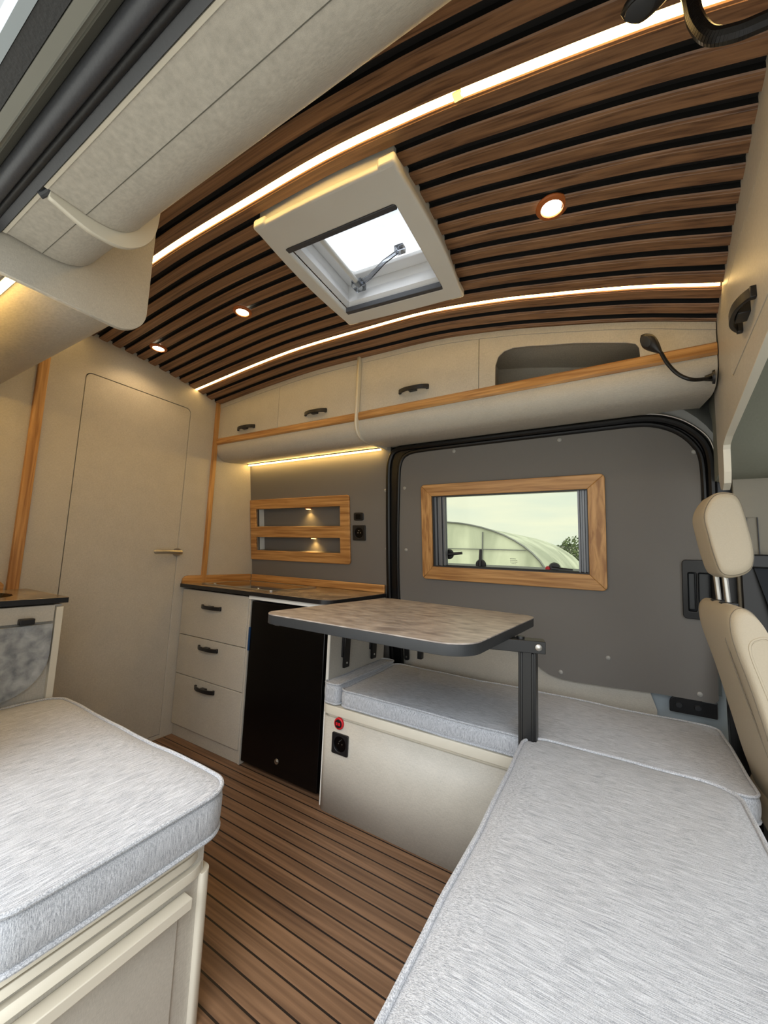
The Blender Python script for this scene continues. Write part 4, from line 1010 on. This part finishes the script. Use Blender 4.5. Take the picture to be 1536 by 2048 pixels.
MB().box(.37, 1.42, .36, .85, 1.86, .48).build('seat_base', M['leather'], t, bevel=.03)
MB().box(.40, 1.45, .0, .82, 1.84, .36).build('pedestal', M['blackp'], t, bevel=.01)
# headrest: thickness along x, width along y
hr = [(.236, 1.33), (.262, 1.386), (.300, 1.392), (.322, 1.372), (.337, 1.30), (.348, 1.215), (.340, 1.162), (.306, 1.138), (.272, 1.142), (.256, 1.190), (.243, 1.260)]
hs = smooth_poly([Vector((a+.006, b-.014, 0)) for a, b in hr], closed=True, n=5)
def hring(y, k): c = Vector((.294, 1.262, 0)); return [(c.x+(p.x-c.x)*k, y, c.y+(p.y-c.y)*k) for p in hs]
m_ = MB(); m_.loft([[yawpt(p) for p in hring(y, k)] for y, k in ((1.500, .5), (1.498, .8), (1.502, .92), (1.512, .985), (1.53, 1.0), (1.63, 1.0), (1.66, .97), (1.672, .9), (1.674, .6))])
hd = m_.build('headrest', M['leather'], t, smooth=1.0)
m_ = MB(); m_.tube([yawpt((p[0], 1.506, p[2])) for p in hring(1.506, .93)], .0026, 6, closed=True); m_.build('piping', M['leather_seam'], hd)
for y in (1.540, 1.635):
    m_ = MB(); m_.tube([yawpt((.290, y, 1.15)), yawpt((.297, y, 1.035))], .0075, 12); m_.build('headrest_post', M['chrome'], t)
    m_ = MB(); a = yawpt((.297, y, 1.038)); m_.box(a.x-.02, a.y-.018, a.z-.004, a.x+.02, a.y+.018, a.z+.012); m_.build('post_guide', M['blackp'], t, bevel=.003)
t = thing('seat_belt', 'dark seat belt with black anchor bracket on the cab pillar, right edge', 'seat belt', (.47, 1.9, 1.1))
m_ = MB(); m_.loft([[(.44, 1.93, 1.16), (.49, 1.93, 1.16), (.49, 1.935, 1.16), (.44, 1.935, 1.16)], [(.52, 1.90, .80), (.57, 1.90, .80), (.57, 1.905, .80), (.52, 1.905, .80)]]); m_.build('webbing', plain('belt_blue_grey', srgb(28, 33, 40), .8), t)
MB().box(.43, 1.92, 1.155, .50, 1.95, 1.205).build('anchor', M['blackp'], t, bevel=.006)
m_ = MB(); m_.tube([(.437, 1.965, 1.20), (.437, 1.965, 1.345), (.468, 1.965, 1.345), (.468, 1.965, 1.20)], .0018, 6); m_.build('slide_rail', M['dark_alu'], t)
# pillar trims and headliner
plate('wall_cab_pillar', [(.405, .9), (.60, .9), (.60, 1.56), (.405, 1.56)], [], .03, ymap(2.0), M['cabplastic'], kind='structure')
m_ = MB(); m_.loft([[(x, 1.97, 1.495), (x, 1.90, 1.515), (x, 1.82, 1.60), (x, 1.70, 1.80), (x, 1.5, 2.0), (x, 1.0, 2.12), (x, 1.0, 2.2), (x, 2.05, 2.2), (x, 2.05, 1.495)] for x in (.355, .8, 1.85)]); m_.build('ceiling_cab', M['headliner'], kind='structure')
plate('wall_cab_jamb', [(.365, 0), (.41, 0), (.41, 1.8), (.365, 1.8)], [], .05, ymap(2.06), M['blackp'], kind='structure')
plate('wall_cab_door', [(.41, 0), (1.5, 0), (1.5, 1.02), (.41, 1.16)], [], .05, ymap(1.99), M['blackp'], kind='structure')

# ------------------------------------------------------------------ outdoors
def tunnel(cx, cy, r, hgt, length, yaw, label):
    t = thing('polytunnel', label, 'greenhouse', (cx, cy, -.55), 'greenhouses outside the window')
    n = 28
    arc_ = [(r*math.cos(PI*k/n), hgt*math.sin(PI*k/n)**.85) for k in range(n+1)]
    Rm = Matrix.Rotation(yaw, 3, 'Z')
    tf = lambda x, y, z: Rm@Vector((x, y, z))+Vector((cx, cy, -.55))
    m_ = MB(); m_.loft([[tf(x, y, z) for x, z in arc_] for y in [length*i/10 for i in range(11)]], False, False)
    m_.add([tf(x, 0, z) for x, z in arc_], [tuple(range(n+1))]); m_.build('film', M['poly'], t)
    m_ = MB()
    m_.tube([tf(x, -.05, z) for x, z in arc_], .04, 8)
    m_.build('hoop', M['alu'], t)
    m_ = MB(); m_.tube([tf(-r*.8, -.06, hgt*.62), tf(r*.8, -.06, hgt*.62)], .02, 6)
    for xx in (-.45, 0, .45): m_.tube([tf(r*xx, -.06, 0), tf(r*xx, -.06, hgt*.85)], .03, 6)
    m_.build('brace', M['alu'], t)
tunnel(-7.7, 18, 5.6, 3.45, 9, -.1, 'big pale plastic greenhouse with an arched end seen through the window')
tunnel(-3.4, 36, 6.4, 3.0, 10, .0, 'lower pale greenhouse roof to the right of the big one')
def tree(x, y, h_, rad, label, seed, kind='tree'):
    t = thing('tree', label, 'tree', (x, y, -.55), 'greenery outside the window'); rnd = random.Random(seed)
    m_ = MB(); m_.tube([(x, y, -.55), (x, y, -.55+h_*.6)], [.12, .06], 8); m_.build('trunk', M['slat'], t)
    m_ = MB()
    for i in range(900):
        v = Vector((rnd.gauss(0, 1), rnd.gauss(0, 1), rnd.gauss(0, 1))).normalized()*(rnd.random()**.4)
        c = Vector((x+v.x*rad, y+v.y*rad, -.55+h_*.62+v.z*h_*.4)); s = rad*.11
        u_ = Vector((rnd.uniform(-1, 1), rnd.uniform(-1, 1), rnd.uniform(-1, 1))).normalized(); w_ = u_.orthogonal().normalized()
        m_.add([c-u_*s, c+w_*s*.5, c+u_*s, c-w_*s*.5], [(0, 1, 2, 3)])
    me = bpy.data.meshes.new('crown'); me.from_pydata(m_.v, [], m_.f); finish('crown', me, M['foliage'], t, smooth=None)
tree(-2.4, 30, 3.5, 1.0, 'bushy green tree at the right side of the window view', 5)
tree(-5.0, 52, 4.0, 1.6, 'small distant tree beside the greenhouse roof', 6)
tree(-.3, 30, 2.5, .9, 'low shrub at the right end of the window view', 8)
tree(-3.45, 8.6, 1.35, .35, 'leafy green plant at the lower left of the window view', 9)
